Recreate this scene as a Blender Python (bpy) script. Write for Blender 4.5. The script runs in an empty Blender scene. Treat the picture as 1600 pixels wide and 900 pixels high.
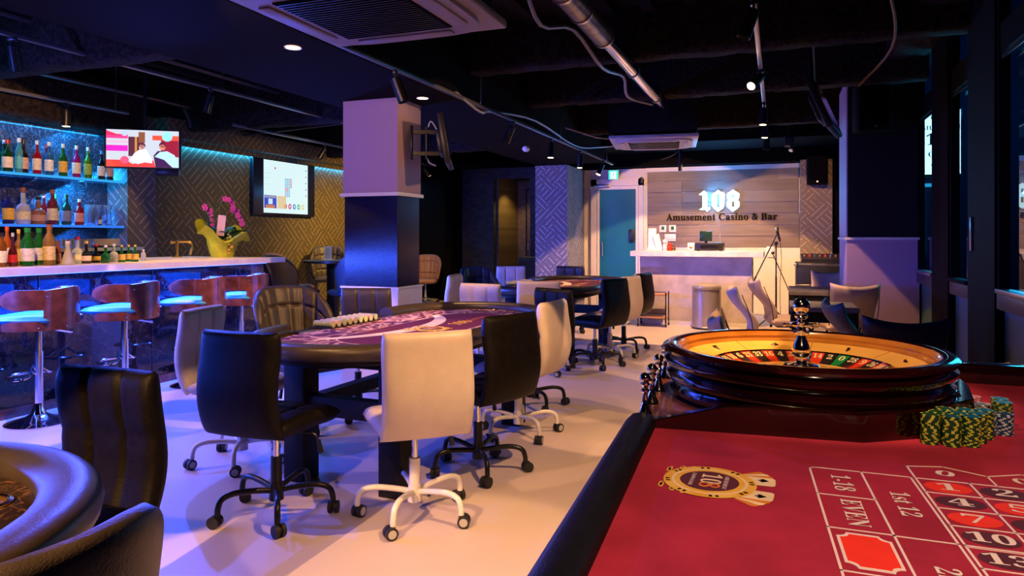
import bpy, bmesh, math, random
from mathutils import Vector, Matrix
random.seed(7)
R = math.radians; PI = math.pi
scn = bpy.context.scene; col = scn.collection

# ------------------------------------------------------------------ camera
cam = bpy.data.objects.new('camera', bpy.data.cameras.new('camera')); col.objects.link(cam)
cam.location = (0, 0, 1.3); cam.rotation_euler = (R(90), 0, math.atan(415/1100))
cam.data.sensor_width = 36; cam.data.lens = 36*1100/1600; cam.data.shift_y = -80/1600
cam.data.clip_start = .05; scn.camera = cam
# ------------------------------------------------------------------ world, exposure
w = bpy.data.worlds.new('night'); scn.world = w; w.use_nodes = True
w.node_tree.nodes['Background'].inputs[0].default_value = (.10, .22, .5, 1)
w.node_tree.nodes['Background'].inputs[1].default_value = .0015
vs = scn.view_settings; vs.view_transform = 'Standard'; vs.look = 'None'; vs.exposure = 0.0; vs.gamma = 1; vs.use_curve_mapping = False
scn.cycles.max_bounces = 7; scn.cycles.diffuse_bounces = 3; scn.cycles.glossy_bounces = 4; scn.cycles.transmission_bounces = 6
scn.cycles.sample_clamp_indirect = 4; scn.cycles.sample_clamp_direct = 30; scn.cycles.caustics_reflective = False; scn.cycles.caustics_refractive = False
WARM = (1, .52, .22); BLUE = (.04, .10, 1); CYAN = (.02, .42, 1); VIO = (.32, .20, 1)
def lamp(kind, loc, to, energy, color, **k):
    l = bpy.data.lights.new(k.pop('name', 'lamp_light'), kind); l.energy = energy; l.color = color
    for a, b in k.items(): setattr(l, a, b)
    o = bpy.data.objects.new(l.name, l); col.objects.link(o); o.location = loc
    if to is not None: o.rotation_euler = (Vector(to)-Vector(loc)).to_track_quat('-Z', 'Y').to_euler()
    return o
def spot(loc, to, energy, color=WARM, size=60, blend=.25, r=.012): return lamp('SPOT', loc, to, energy, color, spot_size=R(size), spot_blend=blend, shadow_soft_size=r)
def area(loc, to, energy, color, sx, sy, rot=None, spread=180):
    o = lamp('AREA', loc, to, energy, color, shape='RECTANGLE', size=sx, size_y=sy, spread=R(spread))
    if rot is not None: o.rotation_euler = rot
    return o
# LED strip under the bar worktop (blue), cove strips on the left wall and bar shelves (cyan)
area((-5.06, 3.4, 1.012), None, 360, BLUE, .05, 5.2, (0, R(-42), 0))
area((-5.25, 6.19, 1.005), (.9, 8.6, .55), 260, BLUE, .8, .04)  # added past the strip's end to throw blue on far pillar and reception
area((-7.075, 9.9, 2.46), None, 42, CYAN, .02, 6.6, (0, R(-4), 0))
area((-6.93, 3.6, 2.42), None, 16, CYAN, .04, 4.2, (0, R(6), 0))
area((-6.97, 3.6, 1.93), None, 20, (.02, .40, 1), .03, 4.2, (R(180), R(-12), 0))
area((-6.97, 3.6, 1.44), None, 28, (.02, .16, 1), .03, 4.2, (R(180), R(-12), 0))
area((-6.9, 5.3, 1.87), None, 26, CYAN, .04, .8, (R(25), 0, 0)); area((-6.9, 5.3, 1.38), None, 12, (.02, .25, 1), .04, .8, (R(25), 0, 0)); area((-6.9, 5.3, 2.45), None, 12, CYAN, .04, .8, (R(25), 0, 0))
# unseen blue floods placed above the bar
spot((-4.7, .4, 2.4), (-3.3, 7.5, 1.9), 420, (.12, .13, 1), 62, .5)
spot((-4.55, 6.9, 2.4), (-2.6, 12.0, 1.5), 210, (.16, .14, 1), 74, .5)
spot((-4.8, 4.4, 2.3), (-2.9, 2.6, 0), 420, (.06, .10, 1), 100, .5)
spot((-4.9, 2.4, 2.1), (-6.2, 4.1, 2.75), 40, (.06, .14, 1), 90, .8)  # extra uplight added to turn the beam over the bar blue
# window-side teal lamp added for the sign's spill, blue lamp added over the street
area((2.6, 8.4, 2.2), (-1, 6.5, 1.2), 60, (.02, .55, .8), .8, 1.2)
lamp('POINT', (2.6, 10.5, 3.2), None, 60, (.05, .3, 1), shadow_soft_size=.3)
WARMSPOTS = [  # location, target, energy, cone
 ((-2.2, 1.6, 2.42), (-2.0, 3.5, .78), 130, 38), ((-2.3, 3.3, 2.42), (-2.08, 4.1, .78), 90, 44),
 ((-2.42, 5.4, 2.42), (-2.1, 5.6, .6), 90, 50), ((-2.42, 6.6, 2.42), (-2.3, 7.3, .78), 130, 46),
 ((-2.42, 8.4, 2.42), (-2.35, 8.3, .78), 110, 48), ((-.2, 2.6, 2.6), (-1.3, 3.0, 0), 280, 64),
 ((-.2, 4.4, 2.6), (-.8, 5.4, 0), 190, 56), ((-.2, 6.3, 2.6), (-.5, 7.6, 0), 190, 58), ((-.1, 7.3, 2.6), (.15, 7.4, 0), 200, 62),
 ((-1.0, 9.65, 2.5), (-1.2, 10.7, .3), 560, 100), ((-1.9, 10.7, 2.5), (-1.7, 12.3, 1.1), 110, 95), ((-.7, 9.9, 2.5), (-.05, 12.3, .8), 170, 62), ((.5, 9.6, 2.5), (.5, 12.0, 1.2), 70, 60),
 ((-5.6, 2.0, 2.5), (-5.2, 3.2, 1.08), 110, 75),
 ((-5.6, 4.6, 2.5), (-5.3, 5.4, 1.08), 110, 75), ((-1.0, .4, 2.42), (-1.45, 2.7, .6), 130, 34),
 ((-2.45, 2.2, 2.42), (-3.3, 5.3, 1.7), 120, 40), ((-1.2, 4.8, 2.42), (-3.1, 5.5, 1.6), 60, 60), ((-1.0, 3.75, 2.42), (-3.1, 4.45, .75), 420, 32), ((-4.5, 2.3, 2.45), (-3.05, 3.2, .5), 110, 34), ((-4.3, 1.2, 2.45), (-3.2, 2.1, 0), 50, 30),
 ((-4.0, 2.6, 2.45), (-5.0, 3.0, 1.05), 230, 60), ((-4.0, 4.9, 2.45), (-5.0, 5.0, 1.05), 190, 60), ((-1.75, -.9, 2.5), (-1.55, .5, .8), 900, 40), ((-5.3, 3.9, 2.45), (-6.9, 4.3, 1.6), 110, 80)]
spot((-1.0, 8.1, 2.45), (.66, 8.3, 2.0), 40, (.02, .45, .9), 44, .4)  # cyan wash lamp added to light the dark pillar's side
spot((-5.0, 9.6, 2.5), (-7.0, 10.6, .6), 520, (1, .56, .12), 110, 1.0)
spot((-4.9, 7.6, 2.5), (-7.0, 8.2, .9), 110, (1, .62, .22), 100, 1.0)
for l, t, e, s in WARMSPOTS: spot(l, t, e, WARM, s, .08)
spot((.35, .35, 2.35), (.12, 1.5, .8), 150, (1, .62, .40), 62, .35, .04)
spot((-.1, 1.7, 2.45), (.07, 2.25, .95), 90, (1, .62, .30), 36, .3, .03)
spot((-5.1, 14.2, 2.5), (-5.1, 14.5, 0), 60, (1, .62, .2), 120, .5)
# ------------------------------------------------------------------ materials
MATS = {}
def mat(name, c, rough=.5, metal=0, emit=None, es=0, noise=0, nscale=20, bump=0, bscale=60, trans=0, ior=1.45, coat=0, alpha=1, spec=.5, c2=None, sheen=0):
    if name in MATS: return MATS[name]
    m = bpy.data.materials.new(name); m.use_nodes = True; nt = m.node_tree; b = nt.nodes['Principled BSDF']
    b.inputs['Base Color'].default_value = (*c, 1); b.inputs['Roughness'].default_value = rough; b.inputs['Metallic'].default_value = metal
    b.inputs['Transmission Weight'].default_value = trans; b.inputs['IOR'].default_value = ior; b.inputs['Coat Weight'].default_value = coat
    b.inputs['Specular IOR Level'].default_value = spec; b.inputs['Coat Roughness'].default_value = .08; b.inputs['Sheen Weight'].default_value = sheen
    if emit: b.inputs['Emission Color'].default_value = (*emit, 1); b.inputs['Emission Strength'].default_value = es
    tc = nt.nodes.new('ShaderNodeTexCoord')
    if noise or c2:
        n = nt.nodes.new('ShaderNodeTexNoise'); n.inputs['Scale'].default_value = nscale; n.inputs['Detail'].default_value = 5
        nt.links.new(tc.outputs['Object'], n.inputs['Vector'])
        r = nt.nodes.new('ShaderNodeValToRGB'); nt.links.new(n.outputs['Fac'], r.inputs['Fac'])
        a = c2 if c2 else tuple(max(0, x*(1-noise)) for x in c)
        r.color_ramp.elements[0].position = .35; r.color_ramp.elements[1].position = .65
        r.color_ramp.elements[0].color = (*a, 1); r.color_ramp.elements[1].color = (*(c if c2 else tuple(min(1, x*(1+noise*.5)) for x in c)), 1)
        nt.links.new(r.outputs['Color'], b.inputs['Base Color'])
    if bump:
        n2 = nt.nodes.new('ShaderNodeTexNoise'); n2.inputs['Scale'].default_value = bscale; n2.inputs['Detail'].default_value = 4
        nt.links.new(tc.outputs['Object'], n2.inputs['Vector'])
        bp = nt.nodes.new('ShaderNodeBump'); bp.inputs['Strength'].default_value = bump; bp.inputs['Distance'].default_value = .01
        nt.links.new(n2.outputs['Fac'], bp.inputs['Height']); nt.links.new(bp.outputs['Normal'], b.inputs['Normal'])
    MATS[name] = m; return m
def nd(nt, t, **k):
    n = nt.nodes.new(t)
    for a, b in k.items(): setattr(n, a, b)
    return n
def mathn(nt, op, a, b=None, c=None):
    n = nt.nodes.new('ShaderNodeMath'); n.operation = op
    for i, v in enumerate((a, b, c)):
        if v is None: continue
        if isinstance(v, (int, float)): n.inputs[i].default_value = v
        else: nt.links.new(v, n.inputs[i])
    return n.outputs[0]
def emis(name, c, s=1):
    if name in MATS: return MATS[name]
    return mat(name, (.01, .01, .01), .5, emit=c, es=s)
black_leather = mat('black_leather', (.007, .0055, .005), .46, spec=.16, bump=.25, bscale=260, noise=.3, nscale=40)
white_leather = mat('white_leather', (.66, .56, .50), .42, bump=.15, bscale=200, noise=.06, nscale=10)
tan_leather = mat('tan_leather', (.52, .38, .28), .5, bump=.2, bscale=150, noise=.12, nscale=12)
brown_leather = mat('brown_leather', (.045, .034, .026), .42, bump=.2, bscale=260, noise=.2)
rose_leather = mat('rose_leather', (.26, .12, .09), .5, bump=.2, bscale=120)
blue_leather = mat('navy_leather', (.02, .035, .06), .45, bump=.2, bscale=150)
purple_leather = mat('purple_leather', (.018, .008, .022), .5, bump=.2, bscale=150)
black_metal = mat('black_metal', (.012, .012, .013), .3, .3, noise=.2)
white_metal = mat('white_metal', (.72, .70, .70), .3, noise=.05)
chrome = mat('chrome', (.85, .85, .88), .08, 1, noise=.03)
steel = mat('brushed_steel', (.62, .60, .57), .28, 1, noise=.08, nscale=6)
gold = mat('gold_metal', (.85, .55, .15), .18, 1, noise=.06)
rubber = mat('black_rubber', (.015, .015, .016), .6, noise=.2)
black_paint = mat('black_paint', (.006, .006, .0065), .6, spec=.3, noise=.3, nscale=6, bump=.15, bscale=40)
ceil_black = mat('ceiling_black', (.012, .008, .006), .85, spec=.15, noise=.5, nscale=4, bump=.4, bscale=18)
insul = mat('sprayed_insulation', (.018, .012, .010), .9, spec=.2, noise=.75, nscale=26, bump=1.0, bscale=45)
dark_void = mat('dark_panel', (.0025, .0022, .0025), .9, noise=.2, spec=.1)
gwood = mat('gloss_dark_wood', (.010, .0012, .001), .10, noise=.4, nscale=9, coat=1)
redwood = mat('red_brown_wood', (.16, .045, .03), .25, noise=.4, nscale=14, coat=.6)
white_plastic = mat('white_plastic', (.75, .72, .68), .4, noise=.03)
white_wall = mat('white_wall_paint', (.72, .66, .66), .6, noise=.05, nscale=3, bump=.08, bscale=90)
stone_top = mat('bar_top_stone', (.78, .70, .66), .3, c2=(.66, .56, .52), nscale=7)
black_plastic = mat('black_plastic', (.014, .014, .016), .35, noise=.2)

def floor_mat():
    m = mat('floor_vinyl', (.56, .47, .44), .34, noise=.05, nscale=1.3); nt = m.node_tree; b = nt.nodes['Principled BSDF']
    tc = nd(nt, 'ShaderNodeTexCoord'); v = nd(nt, 'ShaderNodeTexVoronoi'); v.inputs['Scale'].default_value = 160
    nt.links.new(tc.outputs['Object'], v.inputs['Vector'])
    s = nd(nt, 'ShaderNodeSeparateColor'); nt.links.new(v.outputs['Color'], s.inputs[0])
    g = mathn(nt, 'GREATER_THAN', s.outputs[0], .93)
    r = mathn(nt, 'SUBTRACT', .36, mathn(nt, 'MULTIPLY', g, .08)); nt.links.new(r, b.inputs['Roughness'])
    bp = nd(nt, 'ShaderNodeBump'); bp.inputs['Strength'].default_value = .10; bp.inputs['Distance'].default_value = .004
    nt.links.new(s.outputs[1], bp.inputs['Height']); nt.links.new(bp.outputs['Normal'], b.inputs['Normal'])
    return m
def marble_mat(name, base, vein, rough=.06, scale=2.2):
    m = mat(name, base, rough, coat=.4); nt = m.node_tree; b = nt.nodes['Principled BSDF']
    tc = nd(nt, 'ShaderNodeTexCoord'); acc = None
    for sc, w_ in ((scale, .012), (scale*2.7, .016)):
        n = nd(nt, 'ShaderNodeTexNoise'); n.inputs['Scale'].default_value = sc; n.inputs['Detail'].default_value = 8; n.inputs['Distortion'].default_value = 1.4
        nt.links.new(tc.outputs['Object'], n.inputs['Vector'])
        a = mathn(nt, 'ABSOLUTE', mathn(nt, 'SUBTRACT', n.outputs['Fac'], .5))
        l = mathn(nt, 'SUBTRACT', 1, mathn(nt, 'DIVIDE', a, w_)); l = mathn(nt, 'MAXIMUM', l, 0)
        acc = l if acc is None else mathn(nt, 'MAXIMUM', acc, l)
    mix = nd(nt, 'ShaderNodeMix', data_type='RGBA'); nt.links.new(acc, mix.inputs[0])
    mix.inputs[6].default_value = (*base, 1); mix.inputs[7].default_value = (*vein, 1); nt.links.new(mix.outputs[2], b.inputs['Base Color'])
    return m
def wallpaper_mat(name, base, line, axis):
    """diagonal maze relief: random left/right strokes in cells of a grid turned by 45 degrees"""
    m = mat(name, base, .6); nt = m.node_tree; b = nt.nodes['Principled BSDF']
    tc = nd(nt, 'ShaderNodeTexCoord'); sp = nd(nt, 'ShaderNodeSeparateXYZ'); nt.links.new(tc.outputs['Object'], sp.inputs[0])
    h = mathn(nt, 'ADD', sp.outputs[0], sp.outputs[1]); v = sp.outputs[2]
    sc = 4.6
    a = mathn(nt, 'MULTIPLY', mathn(nt, 'ADD', h, v), sc); c = mathn(nt, 'MULTIPLY', mathn(nt, 'SUBTRACT', h, v), sc)
    fa = mathn(nt, 'FLOOR', a); fc = mathn(nt, 'FLOOR', c)
    cv = nd(nt, 'ShaderNodeCombineXYZ'); nt.links.new(fa, cv.inputs[0]); nt.links.new(fc, cv.inputs[1])
    wn = nd(nt, 'ShaderNodeTexWhiteNoise', noise_dimensions='2D'); nt.links.new(cv.outputs[0], wn.inputs['Vector'])
    pick = mathn(nt, 'GREATER_THAN', wn.outputs['Value'], .5)
    def lines(x, n):
        f = mathn(nt, 'FRACT', mathn(nt, 'MULTIPLY', x, n)); return mathn(nt, 'LESS_THAN', mathn(nt, 'ABSOLUTE', mathn(nt, 'SUBTRACT', f, .5)), .11)
    la = lines(a, 2); lc = lines(c, 2)
    t = mathn(nt, 'ADD', mathn(nt, 'MULTIPLY', la, pick), mathn(nt, 'MULTIPLY', lc, mathn(nt, 'SUBTRACT', 1, pick)))
    wn2 = nd(nt, 'ShaderNodeTexNoise'); wn2.inputs['Scale'].default_value = 9; nt.links.new(tc.outputs['Object'], wn2.inputs['Vector'])
    t = mathn(nt, 'MULTIPLY', t, mathn(nt, 'MULTIPLY_ADD', mathn(nt, 'GREATER_THAN', wn2.outputs['Fac'], .44), .75, .2))
    mix = nd(nt, 'ShaderNodeMix', data_type='RGBA'); nt.links.new(t, mix.inputs[0])
    mix.inputs[6].default_value = (*base, 1); mix.inputs[7].default_value = (*line, 1); nt.links.new(mix.outputs[2], b.inputs['Base Color'])
    bp = nd(nt, 'ShaderNodeBump'); bp.inputs['Strength'].default_value = .6; bp.inputs['Distance'].default_value = .01
    nt.links.new(t, bp.inputs['Height']); nt.links.new(bp.outputs['Normal'], b.inputs['Normal'])
    return m
def block_mat(name, base, base2, ax='X', scale=7):
    m = mat(name, base, .55); nt = m.node_tree; b = nt.nodes['Principled BSDF']; tc = nd(nt, 'ShaderNodeTexCoord')
    mp = nd(nt, 'ShaderNodeMapping'); nt.links.new(tc.outputs['Object'], mp.inputs[0])
    if ax == 'X': mp.inputs['Rotation'].default_value = (R(90), 0, 0)
    else: mp.inputs['Rotation'].default_value = (R(90), 0, R(90))
    br = nd(nt, 'ShaderNodeTexBrick'); nt.links.new(mp.outputs[0], br.inputs['Vector']); br.inputs['Scale'].default_value = scale
    br.inputs['Color1'].default_value = (*base, 1); br.inputs['Color2'].default_value = (*base2, 1); br.inputs['Mortar'].default_value = (*[x*.6 for x in base], 1)
    br.inputs['Mortar Size'].default_value = .01; br.inputs['Brick Width'].default_value = .7; br.inputs['Row Height'].default_value = .5
    nt.links.new(br.outputs['Color'], b.inputs['Base Color']); return m
def dot_mat(name, base, dark, rough=.6, s=70):
    m = mat(name, base, rough); nt = m.node_tree; b = nt.nodes['Principled BSDF']; tc = nd(nt, 'ShaderNodeTexCoord'); sp = nd(nt, 'ShaderNodeSeparateXYZ'); nt.links.new(tc.outputs['Object'], sp.inputs[0])
    h = mathn(nt, 'ADD', sp.outputs[0], sp.outputs[1])
    a = mathn(nt, 'SINE', mathn(nt, 'MULTIPLY', mathn(nt, 'ADD', h, sp.outputs[2]), s*PI)); c = mathn(nt, 'SINE', mathn(nt, 'MULTIPLY', mathn(nt, 'SUBTRACT', h, sp.outputs[2]), s*PI))
    t = mathn(nt, 'MULTIPLY_ADD', mathn(nt, 'MULTIPLY', a, c), .5, .5)
    mix = nd(nt, 'ShaderNodeMix', data_type='RGBA'); nt.links.new(t, mix.inputs[0]); mix.inputs[6].default_value = (*dark, 1); mix.inputs[7].default_value = (*base, 1)
    nt.links.new(mix.outputs[2], b.inputs['Base Color']); return m
def scroll_mat():
    """printed felt: pink leafy scrolls on plum"""
    m = mat('scroll_felt', (.2, .02, .1), .85); nt = m.node_tree; b = nt.nodes['Principled BSDF']; tc = nd(nt, 'ShaderNodeTexCoord')
    n = nd(nt, 'ShaderNodeTexNoise'); n.inputs['Scale'].default_value = 6; n.inputs['Detail'].default_value = 1; nt.links.new(tc.outputs['Object'], n.inputs['Vector'])
    mx = nd(nt, 'ShaderNodeMix', data_type='RGBA'); mx.inputs[0].default_value = .22; nt.links.new(tc.outputs['Object'], mx.inputs[6]); nt.links.new(n.outputs['Color'], mx.inputs[7])
    v = nd(nt, 'ShaderNodeTexVoronoi'); v.inputs['Scale'].default_value = 7; nt.links.new(mx.outputs[2], v.inputs['Vector'])
    s = mathn(nt, 'SINE', mathn(nt, 'MULTIPLY', v.outputs['Distance'], 21))
    n2 = nd(nt, 'ShaderNodeTexNoise'); n2.inputs['Scale'].default_value = 13; nt.links.new(tc.outputs['Object'], n2.inputs['Vector'])
    t = mathn(nt, 'GREATER_THAN', mathn(nt, 'ADD', s, mathn(nt, 'MULTIPLY', n2.outputs['Fac'], 1.2)), .85)
    mix = nd(nt, 'ShaderNodeMix', data_type='RGBA'); nt.links.new(t, mix.inputs[0]); mix.inputs[6].default_value = (.085, .007, .030, 1); mix.inputs[7].default_value = (.52, .29, .29, 1)
    nt.links.new(mix.outputs[2], b.inputs['Base Color']); return m
def glass_mat(name='window_glass', tint=(.75, .9, 1), refl=.14, rough=0):
    m = bpy.data.materials.new(name); m.use_nodes = True; nt = m.node_tree; nt.nodes.clear()
    o = nd(nt, 'ShaderNodeOutputMaterial'); t = nd(nt, 'ShaderNodeBsdfTransparent'); g = nd(nt, 'ShaderNodeBsdfGlossy'); mx = nd(nt, 'ShaderNodeMixShader')
    t.inputs[0].default_value = (*tint, 1); g.inputs['Roughness'].default_value = rough
    f = nd(nt, 'ShaderNodeFresnel'); f.inputs[0].default_value = 1.5; ge = nd(nt, 'ShaderNodeNewGeometry'); k = mathn(nt, 'MULTIPLY', mathn(nt, 'ADD', f.outputs[0], refl), mathn(nt, 'SUBTRACT', 1, ge.outputs['Backfacing']))
    nt.links.new(k, mx.inputs[0]); nt.links.new(t.outputs[0], mx.inputs[1]); nt.links.new(g.outputs[0], mx.inputs[2]); nt.links.new(mx.outputs[0], o.inputs[0]); MATS[name] = m; return m
floor_m = floor_mat(); wglass = glass_mat()
bar_marble = marble_mat('black_marble', (.008, .006, .010), (.035, .03, .035), .04); back_marble = marble_mat('blue_black_marble', (.028, .034, .055), (.14, .17, .24), .12, 4.5)
wp_left = wallpaper_mat('maze_wallpaper_left', (.075, .058, .026), (.23, .175, .085), 'Y'); wp_x = wallpaper_mat('maze_wallpaper_piers', (.20, .19, .22), (.58, .55, .60), 'X')
wp_left_x = wallpaper_mat('maze_wallpaper_bar_end', (.13, .12, .12), (.34, .31, .33), 'X'); wp_tan = wallpaper_mat('maze_wallpaper_tan', (.17, .13, .11), (.36, .28, .23), 'X')
blk_wall = block_mat('dark_block_wallpaper', (.012, .014, .02), (.03, .033, .045), 'X'); gold_wall = block_mat('bronze_block_wallpaper', (.10, .07, .03), (.15, .11, .05), 'X', 8)
counter_face = mat('counter_stone_face', (.52, .46, .44), .55, noise=.22, nscale=5, bump=.1, bscale=60)
dots_white = dot_mat('dotted_white_lit_mauve', (.46, .31, .44), (.34, .23, .34)); dots_black = dot_mat('dotted_black_led_tint', (.008, .006, .035), (.004, .003, .018), .2); black_clad = dot_mat('dotted_black_covering', (.006, .006, .008), (.003, .003, .004), .5)  # navy over black, mauve over white: coloured light mixed into the base colours
felt_red = mat('crimson_felt', (.38, .024, .052), .9, noise=.22, nscale=7, bump=.15, bscale=700, spec=.15)
felt_line = mat('printed_cream', (.80, .66, .58), .8, noise=.04); felt_plum = mat('plum_felt', (.12, .010, .038), .85, noise=.1); felt_scroll = scroll_mat()

# ------------------------------------------------------------------ mesh building
class M:
    def __init__(s): s.v = []; s.f = []; s.mi = []; s.cur = 0
    def mesh(s, vs_, fs): o = len(s.v); s.v += [tuple(p) for p in vs_]; s.f += [tuple(i+o for i in f) for f in fs]; s.mi += [s.cur]*len(fs); return s
    def box(s, x0, x1, y0, y1, z0, z1):
        return s.mesh([(x0,y0,z0),(x1,y0,z0),(x1,y1,z0),(x0,y1,z0),(x0,y0,z1),(x1,y0,z1),(x1,y1,z1),(x0,y1,z1)], [(0,3,2,1),(4,5,6,7),(0,1,5,4),(1,2,6,5),(2,3,7,6),(3,0,4,7)])
    def bx(s, c, d): return s.box(c[0]-d[0]/2, c[0]+d[0]/2, c[1]-d[1]/2, c[1]+d[1]/2, c[2]-d[2]/2, c[2]+d[2]/2)
    def rbox(s, c, d, r, seg=2, mtx=None):
        bm = bmesh.new(); bmesh.ops.create_cube(bm, size=1)
        for v in bm.verts: v.co = Vector((v.co.x*d[0], v.co.y*d[1], v.co.z*d[2]))
        bmesh.ops.bevel(bm, geom=bm.edges[:], offset=r, segments=seg, affect='EDGES', profile=.5)
        bm.verts.index_update(); mm = mtx or Matrix()
        vs_ = [tuple(mm @ v.co + Vector(c)) if mtx else tuple(v.co + Vector(c)) for v in bm.verts]; fs = [[v.index for v in f.verts] for f in bm.faces]; bm.free(); return s.mesh(vs_, fs)
    def lathe(s, prof, n=24, c=(0,0,0), a0=0, a1=2*PI, cap=True):
        full = abs(a1-a0-2*PI) < 1e-6; k = n if full else n+1; vs_ = []; fs = []
        for r, z in prof:
            for i in range(k):
                a = a0+(a1-a0)*i/n; vs_.append((c[0]+r*math.cos(a), c[1]+r*math.sin(a), c[2]+z))
        for j in range(len(prof)-1):
            for i in range(n):
                i2 = (i+1) % k; fs.append((j*k+i, j*k+i2, (j+1)*k+i2, (j+1)*k+i))
        if full and cap:
            if prof[0][0] > 1e-5: fs.append(tuple(range(k))[::-1])
            if prof[-1][0] > 1e-5: fs.append(tuple((len(prof)-1)*k+i for i in range(k)))
        return s.mesh(vs_, fs)
    def cyl(s, p0, p1, r0, r1=None, n=16):
        r1 = r0 if r1 is None else r1; p0 = Vector(p0); p1 = Vector(p1); q = (p1-p0).to_track_quat('Z', 'Y'); vs_ = []
        for p, r in ((p0, r0), (p1, r1)):
            for i in range(n): vs_.append(p + q @ Vector((r*math.cos(2*PI*i/n), r*math.sin(2*PI*i/n), 0)))
        return s.mesh(vs_, [(i, (i+1)%n, n+(i+1)%n, n+i) for i in range(n)]+[tuple(range(n))[::-1], tuple(range(n, 2*n))])
    def tube(s, pts, r, n=10, closed=False, sub=4):
        P = [Vector(p) for p in pts]
        if sub > 1:
            Q = []; m = len(P); rng = range(m) if closed else range(m-1)
            for i in rng:
                a = P[(i-1)%m] if closed or i > 0 else P[0]*2-P[1]; b = P[i]; c = P[(i+1)%m]; d = P[(i+2)%m] if closed or i < m-2 else P[-1]*2-P[-2]
                for k in range(sub):
                    t = k/sub; Q.append(.5*((2*b)+(c-a)*t+(2*a-5*b+4*c-d)*t*t+(3*b-a-3*c+d)*t**3))
            if not closed: Q.append(P[-1])
            P = Q
        m = len(P); vs_ = []; up = None
        for i, p in enumerate(P):
            t = (P[(i+1)%m]-P[(i-1)%m]) if closed else (P[min(i+1,m-1)]-P[max(i-1,0)])
            t = t.normalized() if t.length > 1e-9 else Vector((0,0,1))
            if up is None: up = t.orthogonal().normalized()
            up = (up - t*up.dot(t)); up = up.normalized() if up.length > 1e-6 else t.orthogonal().normalized(); sd = t.cross(up)
            rr = r(i/(m-1)) if callable(r) else r
            for k in range(n): a = 2*PI*k/n; vs_.append(p + up*rr*math.cos(a) + sd*rr*math.sin(a))
        fs = []
        for i in range(m if closed else m-1):
            j = (i+1)%m
            for k in range(n): fs.append((i*n+k, i*n+(k+1)%n, j*n+(k+1)%n, j*n+k))
        if not closed: fs += [tuple(range(n))[::-1], tuple((m-1)*n+k for k in range(n))]
        return s.mesh(vs_, fs)
    def prism(s, poly, a, b, f=lambda x, y, t: (x, y, t)):
        n = len(poly); vs_ = [f(x, y, a) for x, y in poly]+[f(x, y, b) for x, y in poly]
        return s.mesh(vs_, [tuple(range(n))[::-1], tuple(range(n, 2*n))]+[(i, (i+1)%n, n+(i+1)%n, n+i) for i in range(n)])
    def sphere(s, c, r, n=16, m=10, sc=(1,1,1)):
        prof = [(r*math.sin(PI*i/m), -r*math.cos(PI*i/m)) for i in range(m+1)]; o = len(s.v); s.lathe(prof, n)
        for i in range(o, len(s.v)): x, y, z = s.v[i]; s.v[i] = (c[0]+x*sc[0], c[1]+y*sc[1], c[2]+z*sc[2])
        return s
    def sweep(s, path, prof, closed=True):
        """path: (x,y,nx,ny); prof: (offset outward, z) closed outline"""
        n = len(prof); m = len(path); vs_ = [(x+nx*o, y+ny*o, z) for x, y, nx, ny in path for o, z in prof]; fs = []
        for i in range(m if closed else m-1):
            j = (i+1)%m
            for k in range(n): fs.append((i*n+k, j*n+k, j*n+(k+1)%n, i*n+(k+1)%n))
        if not closed: fs += [tuple(range(n)), tuple((m-1)*n+k for k in range(n))[::-1]]
        return s.mesh(vs_, fs)
    def pad(s, F, t, nu=20, nv=18, su=(), sv=(), p=8, depth=.35, sw=.035):
        """cushion: F(u,v,t)->point, thickness t, dips along seams su/sv on the + side"""
        vs_ = []
        for side in (1, -1):
            for j in range(nv+1):
                v = -1+2*j/nv; v = math.copysign(abs(v)**.8, v)
                for i in range(nu+1):
                    u = -1+2*i/nu; u = math.copysign(abs(u)**.8, u)
                    f = max(0, 1-abs(u)**p)**.5*max(0, 1-abs(v)**p)**.5; d = 0
                    if side > 0:
                        for a in su: d = max(d, math.exp(-((u-a)/sw)**2))
                        for a in sv: d = max(d, math.exp(-((v-a)/sw/1.2)**2))
                    vs_.append(F(u, v, side*t/2*f*(1-depth*d)))
        k = (nu+1)*(nv+1); fs = []
        for j in range(nv):
            for i in range(nu):
                a = j*(nu+1)+i; q = (a, a+1, a+nu+2, a+nu+1); fs.append(q); fs.append(tuple(x+k for x in q[::-1]))
        return s.mesh(vs_, fs)
    def build(s, name, m=None, parent=None, smooth=38, loc=None, rz=0, merge=False):
        me = bpy.data.meshes.new(name); me.from_pydata([tuple(v) for v in s.v], [], s.f)
        ms = m if isinstance(m, (list, tuple)) else [m]
        for x in ms: me.materials.append(x)
        if len(ms) > 1: me.polygons.foreach_set('material_index', s.mi)
        bm = bmesh.new(); bm.from_mesh(me)
        bmesh.ops.remove_doubles(bm, verts=bm.verts, dist=1e-5); bmesh.ops.recalc_face_normals(bm, faces=bm.faces); bm.to_mesh(me); bm.free()
        if smooth: me.shade_smooth(); me.set_sharp_from_angle(angle=R(smooth))
        o = bpy.data.objects.new(name, me); col.objects.link(o)
        if parent: o.parent = parent
        if loc: o.location = loc
        o.rotation_euler[2] = rz; return o
def tag(o, label=None, cat=None, group=None, kind=None):
    if label: o['label'] = label
    if cat: o['category'] = cat
    if group: o['group'] = group
    if kind: o['kind'] = kind
    return o
def root(name, label, cat, loc, rz=0, group=None):
    o = bpy.data.objects.new(name, None); col.objects.link(o); o.location = loc; o.rotation_euler[2] = R(rz); o.empty_display_size = .1
    return tag(o, label, cat, group)
KIDS = {}
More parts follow.
